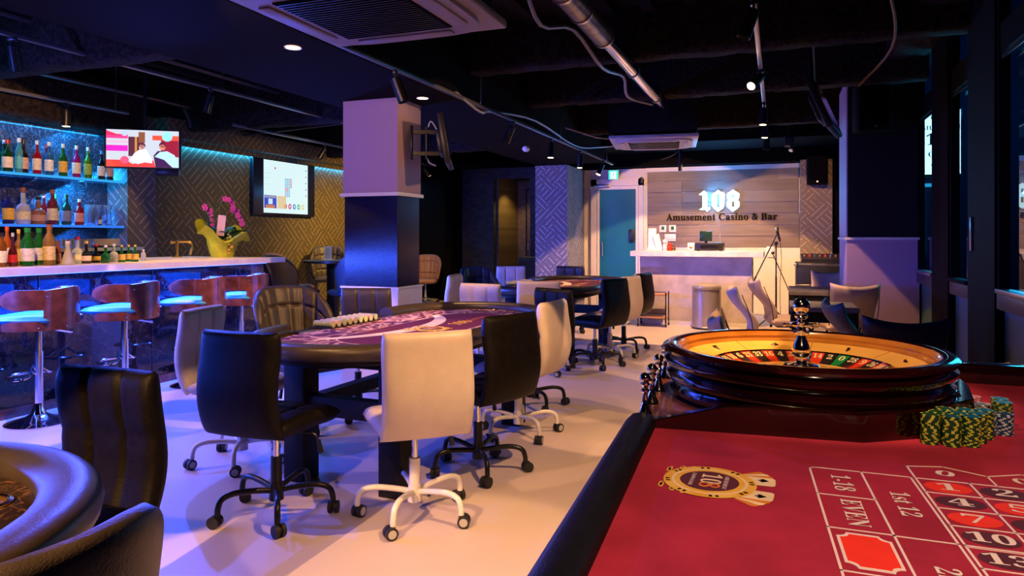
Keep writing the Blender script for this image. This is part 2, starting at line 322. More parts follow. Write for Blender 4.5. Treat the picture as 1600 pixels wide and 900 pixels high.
def copy_tree(o, loc=None, rz=None, label=None, group=None, parent=None, depth=0):
    c = o.copy(); col.objects.link(c); c.parent = parent
    if depth == 0:
        if loc is not None: c.location = loc
        if rz is not None: c.rotation_euler[2] = R(rz)
        if label: c['label'] = label
        if group: c['group'] = group
    for ch in [x for x in bpy.data.objects if x.parent == o]: copy_tree(ch, parent=c, depth=depth+1)
    return c
def struct(name, mb, m, parent=None, smooth=0, label=None):
    o = mb.build(name, m, parent, smooth)
    if not parent: o['kind'] = 'structure'
    if label: o['label'] = label
    return o
SER = lambda s: ''.join(chr(0x1D400+ord(c)-65) if 'A' <= c <= 'Z' else chr(0x1D41A+ord(c)-97) if 'a' <= c <= 'z' else chr(0x1D7CE+ord(c)-48) if '0' <= c <= '9' else c for c in s)
def text_mesh(txt, size, thick=.0, sx=1, serif=True):
    cu = bpy.data.curves.new('txt', 'FONT'); cu.body = SER(txt) if serif else txt; cu.size = size; cu.extrude = thick; cu.align_x = 'CENTER'; cu.align_y = 'CENTER'; cu.resolution_u = 3
    o = bpy.data.objects.new('txt', cu); me = bpy.data.meshes.new_from_object(o); bpy.data.objects.remove(o)
    if sx != 1: me.transform(Matrix.Diagonal((sx, 1, 1, 1)))
    return me
def text_obj(name, txt, size, m, parent=None, loc=(0,0,0), rot=(0,0,0), thick=0, sx=1, serif=True):
    me = text_mesh(txt, size, thick, sx, serif); me.materials.clear(); me.materials.append(m)
    o = bpy.data.objects.new(name, me); col.objects.link(o); o.parent = parent; o.location = loc; o.rotation_euler = rot; return o

# ================================================================== SETTING
struct('floor', M().box(-7.6, 1.5, -2.5, 16.5, -.1, 0), floor_m)
ceil = struct('ceiling', M().box(-7.6, 1.5, -2.5, 16.5, 3.2, 3.3), ceil_black)
for i in range(26):      # corrugated deck ribs
    x = -7.3+i*.33
    if x < 1.2: M().box(x, x+.1, -2.4, 13.7, 3.14, 3.2).build('deck_rib', ceil_black, ceil, 0)
# ---- left side
struct('wall_left', M().box(-7.25, -7.1, -2.5, 13.9, 0, 2.75), wp_left)
struct('wall_far', M().box(-7.6, -5.62, 13.8, 13.95, 0, 2.75).box(-4.72, -3.9, 13.8, 13.95, 0, 2.75).box(-5.62, -4.72, 13.8, 13.95, 2.52, 2.75), blk_wall)
struct('wall_recess', M().box(-5.62, -5.57, 13.95, 15.2, 0, 2.6).box(-4.77, -4.72, 13.95, 15.2, 0, 2.6).box(-5.62, -4.72, 15.15, 15.25, 0, 2.6), gold_wall)
rd = struct('door_1', M().box(-5.33, -4.95, 15.10, 15.15, 0, 2.35), mat('bronze_door', (.09, .06, .025), .4))
M().box(-5.36, -5.33, 15.08, 15.15, 0, 2.38).box(-4.95, -4.92, 15.08, 15.15, 0, 2.38).box(-5.36, -4.92, 15.08, 15.15, 2.35, 2.38).build('door_frame', black_metal, rd, 0)
M().box(-5.17, -5.12, 15.09, 15.102, 1.9, 2.0).build('sign_plate', black_metal, rd, 0)
M().cyl((-5.29, 15.06, 1.0), (-5.29, 15.06, 1.15), .012).build('door_handle', steel, rd)
struct('ceiling_recess', M().box(-5.62, -4.72, 13.95, 15.2, 2.6, 2.65), dark_void)
struct('wall_dark_block', M().box(-7.1, -6.35, 12.95, 13.79, 0, 2.75), dark_void)
cb = struct('wall_blue_panel', M().box(-4.72, -3.88, 13.55, 13.795, 0, 2.6), blk_wall)
# black cabinet low in front of the blue panel wall
g = root('low_cabinet', 'low black cabinet against the dark blue wall beside the lit pier', 'cabinet', (-4.35, 13.25, 0))
M().rbox((0, 0, .45), (.85, .5, .9), .01).build('body', black_plastic, g); M().box(-.41, -.01, -.27, -.25, .08, .84).build('door', black_plastic, g, 0); M().box(.01, .41, -.27, -.25, .08, .84).build('door', black_plastic, g, 0)
# downstand beams (black, sprayed)
struct('trim_1', M().box(-3.8, -2.62, -1.0, 11.2, 2.5, 3.2), dark_void)
def rough_beam(name, p0, p1, wd, z0, z1, m=insul, amp=.010, seed=1):
    rnd = random.Random(seed); p0 = Vector(p0); p1 = Vector(p1); L = (p1-p0).length; n = max(4, int(L/.12)); d = (p1-p0)/n; s = Vector((-d.y, d.x)).normalized()
    prof = [(-.5, 1), (-.5, .12), (-.42, .02), (-.2, 0), (.2, 0), (.42, .02), (.5, .12), (.5, 1)]; vs_ = []; k = len(prof)
    for i in range(n+1):
        for a, b in prof:
            p = p0+d*i+s*(a*wd+rnd.uniform(-amp, amp)); vs_.append((p.x, p.y, z0+(z1-z0)*b+(rnd.uniform(-amp, amp) if b < 1 else 0)))
    fs = [(i*k+j, i*k+j+1, (i+1)*k+j+1, (i+1)*k+j) for i in range(n) for j in range(k-1)]
    return struct(name, M().mesh(vs_, fs), m, smooth=60)
for i, (y, z, x0, x1) in enumerate(((3.95, 2.62, -7.1, -3.8), (6.9, 2.62, -7.1, -3.8), (9.8, 2.6, -7.1, -3.8), (5.9, 2.78, -2.6, 1.3), (7.5, 2.76, -2.6, 1.3), (9.7, 2.74, -2.6, 1.3), (3.2, 2.9, -2.6, 1.3), (1.6, 2.7, -7.1, -3.8))):
    rough_beam('trim_%d' % (i+2), (x0, y), (x1, y), .24, z, 3.2, seed=i+3)
rough_beam('trim_10', (-6.95, 1.4), (-6.95, 6.1), .34, 2.44, 2.9, seed=20)
rough_beam('trim_11', (1.12, -1), (1.12, 12.2), .34, 2.95, 3.2, seed=22)
struct('trim_12', M().box(-4.0, 1.4, 12.2, 12.45, 2.52, 3.2).box(-3.9, 1.4, 11.0, 12.3, 2.75, 3.2), dark_void)
struct('trim_13', M().box(-7.1, -6.9, 6.5, 13.7, 2.52, 2.75), wp_left)
# ---- bar back: marble panels, pier
bw = struct('wall_bar', M().box(-7.1, -7.02, -2.5, 5.76, 0, 2.5), dark_void)
y = -.4
while y < 5.7:
    y2 = min(y+1.18, 5.76)
    for z0, z1 in ((.0, 1.39), (1.395, 2.5)): M().rbox((-7.01, (y+y2)/2, (z0+z1)/2), (.02, y2-y-.006, z1-z0-.004), .003, 1).build('marble_panel', back_marble, bw)
    y = y2
struct('wall_bar_pier', M().box(-7.1, -6.7, 5.76, 6.14, 0, 2.5), wp_left_x)
# ---- square pillar
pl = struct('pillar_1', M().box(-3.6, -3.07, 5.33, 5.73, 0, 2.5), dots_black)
M().box(-3.61, -3.06, 5.32, 5.74, 1.68, 2.5).build('upper_cladding', dots_white, pl, 0)
M().box(-3.63, -3.04, 5.30, 5.76, 1.655, 1.685).build('moulding', white_plastic, pl, 0)
M().box(-3.62, -3.05, 5.31, 5.75, 0, .85).build('base_cladding', white_wall, pl, 0)
M().box(-3.63, -3.04, 5.30, 5.76, .85, .865).build('moulding', white_plastic, pl, 0)
# ---- right pillar
pr_ = struct('pillar_2', M().box(.665, 1.3, 7.87, 8.75, 0, 2.9), black_clad)
M().box(.655, 1.3, 7.86, 8.76, 0, 1.27).build('base_cladding', dots_white, pr_, 0); M().box(.64, 1.3, 7.845, 8.78, 1.27, 1.295).build('moulding', white_plastic, pr_, 0)
M().box(.652, .665, 7.87, 8.75, 1.3, 2.9).build('light_catch_panel', dots_white, pr_, 0)  # pale panel added on the black side so the cyan wash shows
# ---- reception end wall
wb = struct('wall_back', M().box(-3.6, 1.3, 12.4, 12.5, 0, 2.5), white_wall)
struct('wall_back_pier', M().box(-3.84, -3.28, 11.3, 12.45, 0, 2.5), wp_x)
struct('wall_right_pier', M().box(.34, .80, 12.05, 12.4, 0, 2.52), wp_tan)
struct('wall_right_corner', M().box(.8, 1.4, 12.1, 12.4, 0, 3.2), dark_void)
pm = [mat('plank_tile_%d' % i, c, .5, noise=.18, nscale=5, bump=.12, bscale=30) for i, c in enumerate(((.20, .150, .122), (.17, .128, .108), (.22, .17, .14)))]
for pmi in pm:  # long horizontal grain
    nt = pmi.node_tree; tc = [n for n in nt.nodes if n.type == 'TEX_COORD'][0]; mp = nd(nt, 'ShaderNodeMapping'); mp.inputs['Scale'].default_value = (.35, 1, 5)
    for l in list(nt.links):
        if l.from_node == tc: t = l.to_socket; nt.links.remove(l); nt.links.new(mp.outputs[0], t)
    nt.links.new(tc.outputs['Object'], mp.inputs[0])
z = 1.12; r_ = random.Random(4); row = 0
while z < 2.42:
    x = -2.14; z2 = min(z+.19, 2.43); first = True
    while x < .33:
        L = r_.choice((.3, .6, .9)) if first else .93; first = False; x2 = min(x+L, .335); pr = r_.uniform(.012, .02)
        if x2-x > .03: M().rbox(((x+x2)/2, 12.4-pr/2, (z+z2)/2), (x2-x-.006, pr, z2-z-.006), .003, 1).build('plank', r_.choice(pm), wb)
        x = x2
    z = z2; row += 1
M().box(-2.16, .34, 12.36, 12.4, 2.435, 2.5).build('top_trim', white_wall, wb, 0)
M().box(-.62, .34, 12.385, 12.4, 0, 1.12).build('dado_panel', mat('cream_panel', (.74, .68, .58), .5, noise=.04), wb, 0)
# glazed door beside the reception
dr = struct('door_2', M().box(-3.13, -3.03, 12.3, 12.41, 0, 2.32).box(-2.28, -2.2, 12.3, 12.41, 0, 2.32).box(-3.13, -2.2, 12.3, 12.41, 2.2, 2.32), white_wall)
M().box(-3.02, -2.98, 12.33, 12.37, .02, 2.2).box(-2.33, -2.29, 12.33, 12.37, .02, 2.2).box(-2.98, -2.33, 12.33, 12.37, 2.14, 2.2).box(-2.98, -2.33, 12.33, 12.37, .02, .12).build('door_leaf_frame', white_plastic, dr, 0)
M().box(-2.98, -2.33, 12.345, 12.355, .12, 2.14).build('pane', mat('teal_glass', (.003, .13, .16), .4, noise=.2, nscale=1.5), dr, 0)
M().cyl((-2.92, 12.31, .95), (-2.92, 12.31, 1.2), .012).build('door_handle', steel, dr)
M().rbox((-2.93, 12.29, 2.20), (.3, .06, .055), .02).build('door_closer', steel, dr)
M().rbox((-2.4, 12.32, 1.32), (.09, .05, .22), .01).build('door_lock', black_plastic, dr)
M().rbox((-2.22, 12.28, 2.28), (.04, .03, .12), .006).build('hinge', black_metal, dr)
# ---- window wall on the right
FR = mat('window_frame_black', (.003, .003, .0035), .7, spec=.12, noise=.2); ww = struct('wall_windows', M().box(1.3, 1.345, -2.5, -.2, 0, 3.2).box(1.3, 1.345, 7.87, 12.4, 0, 3.2).box(1.3, 1.345, -.2, 7.87, 3.1, 3.2), dark_void)
fr_brown = mat('brown_window_rail', (.055, .035, .03), .4, noise=.15); spandrel = mat('frosted_teal_spandrel', (.05, .12, .13), .45, noise=.15, nscale=2)
cols = [(7.87, 7.13), (6.46, 5.87), (5.17, 3.9), (3.2, 1.9), (1.5, -.2)]
for i, (ya, yb) in enumerate(cols):
    wn = struct('window_%d' % (i+1), M().box(1.285, 1.345, yb-.02, yb+.03, .85, 3.1).box(1.285, 1.345, ya-.02, ya+.02, .85, 3.1).box(1.29, 1.345, yb, ya, 2.44, 2.62).box(1.29, 1.345, yb, ya, 3.04, 3.1), FR)
    M().rbox((1.31, (ya+yb)/2, .90), (.07, ya-yb, .10), .006).build('window_sill', fr_brown, wn)
    M().rbox((1.30, (ya+yb)/2, .965), (.08, ya-yb-.04, .03), .006).build('sash_rail', steel if i != 1 else FR, wn)
    M().box(1.335, 1.341, yb, ya, .95, 2.44).build('pane', wglass, wn, 0); M().box(1.335, 1.341, yb, ya, 2.62, 3.04).build('pane', wglass, wn, 0)
    M().box(1.32, 1.34, yb, ya, .0, .85).build('spandrel_panel', spandrel, wn, 0)
    M().box(1.295, 1.30, yb+.03, ya-.03, 2.40, 2.43).build('head_rail', steel, wn, 0)
    if i < 4:
        y0, y1 = cols[i+1][0], yb
        mu = struct('trim_%d' % (14+i), M().box(1.27, 1.345, y0+.02, y1-.02, 0, 3.1), FR)
M().rbox((1.262, 5.72, 1.32), (.016, .03, .24), .006).build('window_handle', steel, bpy.data.objects['window_3'])
# street sign outside, lit
sg = root('street_sign', 'glowing white lightbox sign seen through the window nearest the pillar', 'sign', (1.78, 9.5, 2.40))
M().rbox((0, 0, 0), (.42, .14, .78), .01).build('casing', black_metal, sg); M().cyl((0, .1, -2.6), (0, .1, .3), .04).build('post', black_metal, sg)
M().box(-.195, .195, -.078, -.072, -.37, .37).build('sign_face', emis('lightbox_white', (.55, .9, 1), 5), sg, 0)
sb = mat('sign_print', (.01, .02, .03), .6)
for t, s_, z in (('AMUSEMENT', .075, .17), ('108', .19, .03), ('Casino', .09, -.14), ('& Bar', .085, -.25)): text_obj('lettering', t, s_, sb, sg, (0, -.081, z), (R(90), 0, 0))
M().sphere((-.03, -.08, .29), .05, 10, 6, (1.6, .1, 1)).build('emblem', emis('sign_green', (.1, .7, .5), 1), sg)
so = root('shop_light', 'cyan strip light on the building across the street', 'lamp', (1.95, 12.575, 1.2))
M().box(-.3, .3, -.02, .02, .88, .93).box(.0, .04, -.02, .02, -.2, .88).box(.16, .19, -.02, .02, -.2, .88).build('light_strip', emis('cyan_strip', (.03, .5, .8), 1.6), so, 0)
struct('wall_street', M().box(1.42, 4, 12.6, 12.8, 0, 5), mat('street_wall', (.02, .05, .08), .7)); struct('street_floor', M().box(1.45, 8, -3, 14, -.3, -.2), dark_void)
struct('wall_behind', M().box(-7.3, 1.42, -2.6, -2.5, 0, 3.3), dark_void)

# ================================================================== BAR
bar = root('bar_counter', 'long bar counter with pale stone top and mirror-black marble front', 'bar counter', (0, 0, 0))
slab = M().prism([(-4.95, .6), (-4.95, 6.22), (-6.3, 6.22), (-6.3, 5.45), (-5.52, 5.45), (-5.52, .6)], 1.03, 1.08).build('countertop', stone_top, bar, 0)
y = .6
while y < 6.0:
    y2 = min(y+1.02, 6.12); M().rbox((-5.165, (y+y2)/2, .55), (.03, y2-y-.006, .96), .004, 1).build('marble_panel', bar_marble, bar); y = y2
M().rbox((-5.7, 6.105, .55), (1.07, .03, .96), .004, 1).build('marble_panel', bar_marble, bar)
M().box(-6.2, -5.19, .6, 6.08, .02, .9).build('carcass', dark_void, bar, 0)
M().box(-5.2, -5.13, .6, 6.13, 0, .07).build('plinth', redwood, bar, 0)
M().box(-5.14, -5.10, .62, 6.10, 1.018, 1.03).build('led_strip', emis('blue_led', (.05, .15, 1), 6), bar, 0)
# shelves
def shelf(z, label, y0, y1, emc, n):
    g = root('glass_shelf', label, 'shelf', (-6.86, (y0+y1)/2, z)); h = (y1-y0)/2
    M().box(-.15, .13, -h, h, -.012, .012).build('shelf_board', mat('shelf_glass', (.25, .45, .6), .1, trans=.6), g, 0)
    M().box(.125, .14, -h, h, -.014, .010).build('front_edge', emis('shelf_edge_%d' % n, emc, .9), g, 0)
    M().box(-.15, -.13, -h, h, .012, .02).build('led_strip', emis('shelf_led_%d' % n, emc, 5), g, 0)
    for yy in (-.9*h, -.35*h, .2*h, .62*h): M().prism([(-.15, -.012), (.06, -.012), (.06, -.03), (-.12, -.09), (-.15, -.09)], yy, yy+.02, lambda x, y, t: (x, t, y)).build('bracket', chrome, g, 0)
shelf(1.90, 'upper lit glass bottle shelf on the marble bar wall', .8, 5.74, (.03, .45, 1), 1); shelf(1.41, 'lower lit glass bottle shelf on the marble bar wall', .8, 5.74, (.03, .22, 1), 2)
g = root('back_shelf', 'dark shelf under the bottle shelves holding glasses and plates', 'shelf', (-6.72, 3.4, 1.17)); M().box(-.3, .28, -2.3, 2.33, -.02, .02).build('shelf_board', dark_void, g, 0); M().box(.28, .29, -2.3, 2.33, -.015, .02).build('front_edge', steel, g, 0)
struct('back_bar_base', M().box(-7.0, -6.45, .6, 5.74, 0, .9), dark_void)
# bottles
def bottle_profile(k, h, r):
    if k == 'tall': return [(r*.9, 0), (r, .01), (r, h*.52), (r*.85, h*.60), (r*.4, h*.70), (r*.33, h*.76), (r*.33, h*.93)]
    if k == 'round': return [(r*.8, 0), (r, h*.05), (r*1.05, h*.25), (r, h*.42), (r*.6, h*.52), (r*.32, h*.60), (r*.3, h*.9)]
    if k == 'squat': return [(r*.95, 0), (r, h*.03), (r, h*.38), (r*.8, h*.5), (r*.35, h*.58), (r*.3, h*.86)]
    if k == 'cone': return [(r, 0), (r, h*.04), (r*.45, h*.55), (r*.3, h*.7), (r*.3, h*.9)]
    return [(r*.9, 0), (r, h*.02), (r, h*.62), (r*.75, h*.7), (r*.42, h*.78), (r*.4, h*.92)]
def bmatc(c, tr=.55): return mat('bottle_%02x%02x%02x' % tuple(int(x*255) for x in c), c, .06, trans=tr, ior=1.35, coat=.5)
def bottle(x, y, z, k, h, r, c, cap, lab, label, group, tr=.55, labc2=None):
    g = root('bottle', label, 'bottle', (x, y, z), -40, group); p = bottle_profile(k, h, r); n = 14
    M().lathe(p, n).build('glass_body', bmatc(c, tr), g)
    M().lathe([(p[-1][0]*1.15, h*.88), (p[-1][0]*1.2, h), (0.0, h)], 10).build('cap', mat('cap_%02x%02x%02x' % tuple(int(v*255) for v in cap), cap, .3), g)
    if lab:
        z1 = h*.46 if k != 'squat' else h*.34
        o = M(); o.lathe([(r*1.03, h*.12), (r*1.03, z1)], 12, a0=R(-75), a1=R(75)); o.build('bottle_label', mat('lab_%02x%02x%02x' % tuple(int(v*255) for v in lab), lab, .6, noise=.25, nscale=60), g)
CL = (.75, .85, .95); GR = (.02, .22, .03); DG = (.01, .09, .02); AM = (.30, .10, .02); RD = (.50, .01, .02); DK = (.02, .015, .02); PK = (.55, .02, .25); BL = (.03, .25, .75); WH = (.75, .72, .62); YL = (.75, .5, .08)
ts = [  # upper shelf: px -> y by hand, kind, h, r, glass, cap, label colour, text
 (4.66, 'tall', .30, .045, DG, RD, WH, 'red-capped green bottle, first in the upper shelf row'), (4.80, 'tall', .31, .04, DG, CL, None, 'slim green bottle right behind the red-capped one on the upper shelf'),
 (4.96, 'other', .33, .035, (.1, .6, .8), CL, (.1, .55, .7), 'pale cyan carton-shaped bottle on the upper shelf'), (5.03, 'tall', .32, .042, DK, DK, (.6, .4, .35), 'dark wine bottle with pinkish label on the upper shelf'),
 (4.34, 'tall', .31, .042, AM, YL, WH, 'amber bottle at the frame edge of the upper shelf'),
 (5.02+.16, 'tall', .33, .038, RD, CL, WH, 'red liqueur bottle with clear cap on the upper shelf'), (5.35, 'tall', .33, .04, BL, CL, CL, 'clear ice-blue bottle on the upper shelf'), (5.42, 'tall', .32, .032, (.2, .01, .03), RD, None, 'thin dark red bottle tucked behind the ice-blue one'),
 (5.58, 'tall', .33, .04, GR, CL, YL, 'leaf-green bottle with yellow label on the upper shelf')]
# even spacing along the shelf, as the photo shows
pxu = {0: 5, 1: 11, 2: 23, 3: 30, 5: 51, 6: 70, 7: 77, 8: 92}
def yx(px, X):
    k = (px-800)/1100; c, s = math.cos(math.atan(415/1100)), math.sin(math.atan(415/1100)); return X/(k*c-s)*(k*s+c)
XS = -6.85
ts += [(yx(113, XS), 'tall', .33, .04, PK, CL, WH, 'magenta bottle with white label on the upper shelf'), (yx(131, XS), 'tall', .33, .038, (.12, .4, .03), CL, (.3, .5, .1), 'lime green bottle with green label on the upper shelf'),
 (yx(138, XS-.05), 'tall', .32, .036, DG, CL, None, 'dark green bottle behind the lime green one on the upper shelf'), (yx(152, XS), 'tall', .31, .038, DK, BL, WH, 'black bottle with white label, second from the shelf end'), (yx(165, XS), 'tall', .31, .038, DK, CL, (.5, .35, .35), 'black bottle standing last at the pier end of the upper shelf')]
for i, (y, k, h, r, c, cap, lab, t) in enumerate(ts):
    if i in pxu: y = yx(pxu[i], XS)
    bottle(XS+(.06 if i not in (1, 7, 11) else -.04), y, 1.913, k, h, r, c, cap, lab, t, 'bottles on the upper glass shelf')
ms = [(13, 'tall', .32, .05, (.02, .03, .2), DK, YL, 'dark blue bottle with yellow label on the lower shelf'), (36, 'squat', .35, .065, CL, AM, WH, 'squat clear decanter bottle with amber stopper on the lower shelf'), (60, 'squat', .27, .07, (.5, .2, .08), DK, (.5, .3, .3), 'round-shouldered brandy bottle with black stopper on the lower shelf'),
 (69, 'tall', .30, .035, RD, RD, None, 'thin red bottle behind the brandy on the lower shelf'), (82, 'other', .35, .045, (.3, .03, .05), AM, WH, 'dark red whisky bottle with cork top on the lower shelf'), (87, 'tall', .31, .035, GR, GR, WH, 'narrow green bottle behind the dark red whisky'),
 (104, 'tall', .31, .045, (.03, .12, .1), DG, (.2, .25, .5), 'teal bottle with blue label on the lower shelf'), (124, 'tall', .27, .045, RD, CL, (.7, .3, .3), 'bright red squash bottle with white cap on the lower shelf'), (156, 'other', .13, .02, AM, DK, WH, 'tiny amber bottle beside the glass jugs')]
for bi, (px, k, h, r, c, cap, lab, t) in enumerate(ms): bottle(XS+.05-.10*(t.find('behind') > 0), yx(px, XS+.05-.10*(t.find('behind') > 0)), 1.423, k, h, r, c, cap, lab, t, 'bottles on the lower glass shelf')
clear = mat('clear_glass', (.8, .9, 1), .03, trans=.9, ior=1.3)
for px, t in ((140, 'glass jug with handle beside the red squash bottle'), (150.5, 'second glass jug leaning by the tiny amber bottle'), (166, 'glass jug at the pier end of the lower shelf')):
    g = root('glass_jug', t, 'jug', (XS, yx(px, XS), 1.423), 30, 'glass jugs on the lower shelf'); M().lathe([(.05, 0), (.055, .01), (.045, .17), (.055, .22), (.05, .22), (.04, .17), (.05, .015)], 14).build('jug_body', clear, g); M().tube([(.05, 0, .18), (.09, 0, .16), (.09, 0, .07), (.052, 0, .05)], .007).build('handle', clear, g)
cs = [(2, 'other', .27, .04, AM, DK, WH, 'amber whisky bottle cut off by the frame edge on the bar'), (11, 'other', .32, .032, (.5, .12, .02), (.6, .1, .02), WH, 'orange aperitif bottle on the bar top'), (20, 'squat', .27, .035, (.1, .01, .02), (.4, .4, .4), RD, 'small dark bottle with red label on the bar top'), (29, 'tall', .30, .036, (.4, .2, .03), YL, YL, 'golden slim bottle on the bar top'),
 (43, 'other', .31, .055, GR, GR, WH, 'large green bottle with cream label, left of the green pair'), (61, 'other', .31, .05, GR, GR, WH, 'large green bottle with cream label, right of the green pair'), (77, 'other', .34, .05, (.35, .2, .04), AM, (.75, .6, .25), 'square golden whisky bottle with tall cork cap'), (90, 'other', .2, .03, (.5, .12, .03), AM, (.7, .3, .15), 'short orange sauce-sized bottle on the bar'),
 (106, 'cone', .20, .06, (.8, .78, .74), WH, None, 'white cone-shaped flask on the bar top'), (121, 'squat', .24, .05, CL, RD, WH, 'clear gin bottle with a red cap'), (135, 'squat', .2, .042, DK, YL, (.7, .5, .35), 'dark stubby bottle with gold neck'), (150, 'squat', .17, .042, DK, RD, YL, 'dark stubby bottle with red cap and yellow label'),
 (165, 'squat', .16, .042, GR, CL, None, 'stubby green bottle with pale cap'), (178, 'squat', .17, .042, CL, CL, None, 'round clear bottle with pale cap'), (190, 'cone', .16, .035, GR, YL, YL, 'first small green bottle with yellow cap, beside the clear round one'), (201, 'cone', .16, .035, GR, YL, YL, 'middle small green bottle of the yellow-capped three'), (211, 'cone', .16, .035, GR, YL, YL, 'last small green bottle of the yellow-capped three'), (224, 'other', .11, .025, CL, CL, None, 'small clear shaker nearest the beer tap')]
for bi, (px, k, h, r, c, cap, lab, t) in enumerate(cs): bottle(-5.30-.12*(bi % 2), yx(px, -5.30-.12*(bi % 2)), 1.082, k, h*.92, r*.86, c, cap, lab, t, 'bottles standing on the bar top', tr=.35 if c != CL else .7)
for i, px in enumerate(range(96, 140, 7)):
    g = M().lathe([(.03, 0), (.033, .09), (.029, .09), (.027, .01)], 12).build('tumbler', clear, None, loc=(-6.6, yx(px, -6.6), 1.19)); g.scale = (.92, .92, 1); tag(g, 'small clear tumbler in the row on the dark back shelf', 'glass', 'tumblers on the dark back shelf')
for i in range(6):
    g = M().lathe([(.06, 0), (.13, .012), (.14, .02), (.06, .008)], 20).build('plate', white_plastic, None, loc=(-6.55, yx(160, -6.6), 1.19+i*.014)); tag(g, 'white plate in the stack on the back shelf by the pier', 'plate', 'plates stacked on the dark back shelf')
g = M().lathe([(.07, 0), (.17, .05), (.18, .07), (.16, .06), (.06, .012)], 22).build('steel_bowl', steel, None, loc=(-6.6, yx(60, -6.6), 1.19)); tag(g, 'shallow steel bowl on the back shelf behind the golden bottles', 'bowl')
g = root('beer_tap', 'curved brass beer tap standing at the bar corner', 'tap', (-5.98, 5.75, 1.08), 45)
M().cyl((0, 0, 0), (0, 0, .18), .02).build('column', gold, g); M().tube([(-.06, 0, .16), (.04, 0, .17), (.12, 0, .165), (.145, 0, .12), (.125, 0, .03)], .016).build('spout', gold, g); M().cyl((-.06, 0, .15), (-.06, 0, .32), .011, .017).build('tap_handle', black_plastic, g); M().lathe([(.05, 0), (.05, .012), (.02, .02)], 18).build('base', gold, g)
# orchid
g = root('potted_orchid', 'pink orchid in lime green wrapping paper on the bar end', 'plant', (-5.62, 6.02, 1.08), 20)
lime = mat('lime_paper', (.42, .46, .02), .55, noise=.2, nscale=12)
pr = M(); n = 36
vs_ = []; fs = []
for j, (rr, zz) in enumerate(((.085, 0), (.10, .06), (.115, .14), (.12, .20), (.15, .255), (.19, .28))):
    for i in range(n): a = 2*PI*i/n; rr_o = rr*1.3; wv = (j/5)**2; k = 1+.05*math.sin(a*9+j)*(.3+wv)+wv*.18*max(0, math.cos(a*2+.5)); vs_.append((rr_o*k*math.cos(a), rr_o*k*math.sin(a), zz+wv*.07*math.cos(a*4+1)+wv*.07*math.cos(a-2.8)))
for j in range(5):
    for i in range(n): fs.append((j*n+i, j*n+(i+1)%n, (j+1)*n+(i+1)%n, (j+1)*n+i))
fs.append(tuple(range(n))[::-1]); pr.mesh(vs_, fs); pr.build('wrapping', lime, g, 60)
M().lathe([(.11, .19), (0, .2)], 20).build('soil', mat('soil', (.03, .02, .015), .9), g)
stemm = mat('stem_green', (.06, .12, .03), .5); leafm = mat('orchid_leaf', (.04, .13, .05), .4); pet = mat('orchid_pink', (.62, .06, .32), .5, noise=.2)
stems = [[(0, 0, .2), (-.03, .01, .42), (-.02, 0, .58), (.06, .0, .64), (.16, 0, .52), (.22, .0, .36)], [(0, 0, .2), (-.05, 0, .4), (-.12, 0, .54), (-.2, .0, .56), (-.10, -.06, .40), (-.08, -.07, .34)]]
for st in stems: M().tube(st, .006, 6).build('stem', stemm, g)
fp = [(.03, 0, .63), (.08, -.02, .62), (.11, 0, .58), (.13, -.03, .53), (.16, 0, .50), (.18, -.02, .45), (.20, 0, .41), (.22, -.01, .36), (-.19, 0, .55), (-.17, -.03, .53), (-.13, 0, .50), (-.11, -.04, .46), (-.09, -.05, .40), (-.08, -.06, .35), (.1, .02, .5)]
fl = []
for i, p in enumerate(fp):
    m_ = M()
    for k in range(5):
        a = 2*PI*k/5+i; c_, s_ = math.cos(a), math.sin(a); L = .036 if i < 12 else .028
        m_.mesh([(p[0], p[1]-.004, p[2]), (p[0]+L*.6*c_-L*.42*s_, p[1]-.012, p[2]+L*.6*s_+L*.42*c_), (p[0]+L*c_, p[1]-.004, p[2]+L*s_), (p[0]+L*.6*c_+L*.42*s_, p[1]-.012, p[2]+L*.6*s_-L*.42*c_)], [(0, 1, 2, 3)])
    m_.sphere((p[0], p[1]-.014, p[2]), .008, 8, 5); m_.build('blossom', pet, g, 0)
for a, L, zz in ((0.1, .30, .27), (2.9, .24, .30), (1.2, .2, .3), (-1.0, .18, .26)):
    vs_ = []; 
    for i in range(9):
        t = i/8; wv = .045*math.sin(PI*min(1, t*1.02))+.004; x = L*t; z_ = .2+(zz-.2)*math.sin(t*2.2)*1.2
        vs_ += [(x*math.cos(a)-wv*math.sin(a), x*math.sin(a)+wv*math.cos(a), z_+.01), (x*math.cos(a)+wv*math.sin(a), x*math.sin(a)-wv*math.cos(a), z_+.01), (x*math.cos(a), x*math.sin(a), z_-.006)]
    fs = []
    for i in range(8): b = i*3; fs += [(b, b+3, b+5, b+2), (b+2, b+5, b+4, b+1), (b, b+1, b+4, b+3)]
    M().mesh(vs_, fs).build('leaf', leafm, g, 50)
M().rbox((.03, -.10, .34), (.085, .004, .22), .001, 1, Matrix.Rotation(R(6), 4, 'Y')).build('gift_card', mat('pink_card', (.75, .48, .50), .6), g)
for i in range(7): M().sphere((.12+.02*math.sin(i*2), -.10, .24-.03*i), .022, 8, 5, (1, .6, 1)).build('ribbon_loop', gold, g)
M().cyl((-.13, -.02, .2), (-.13, -.02, .47), .022, .03, 14).build('support_tube', mat('smoky_tube', (.05, .09, .03), .2, trans=.4), g)

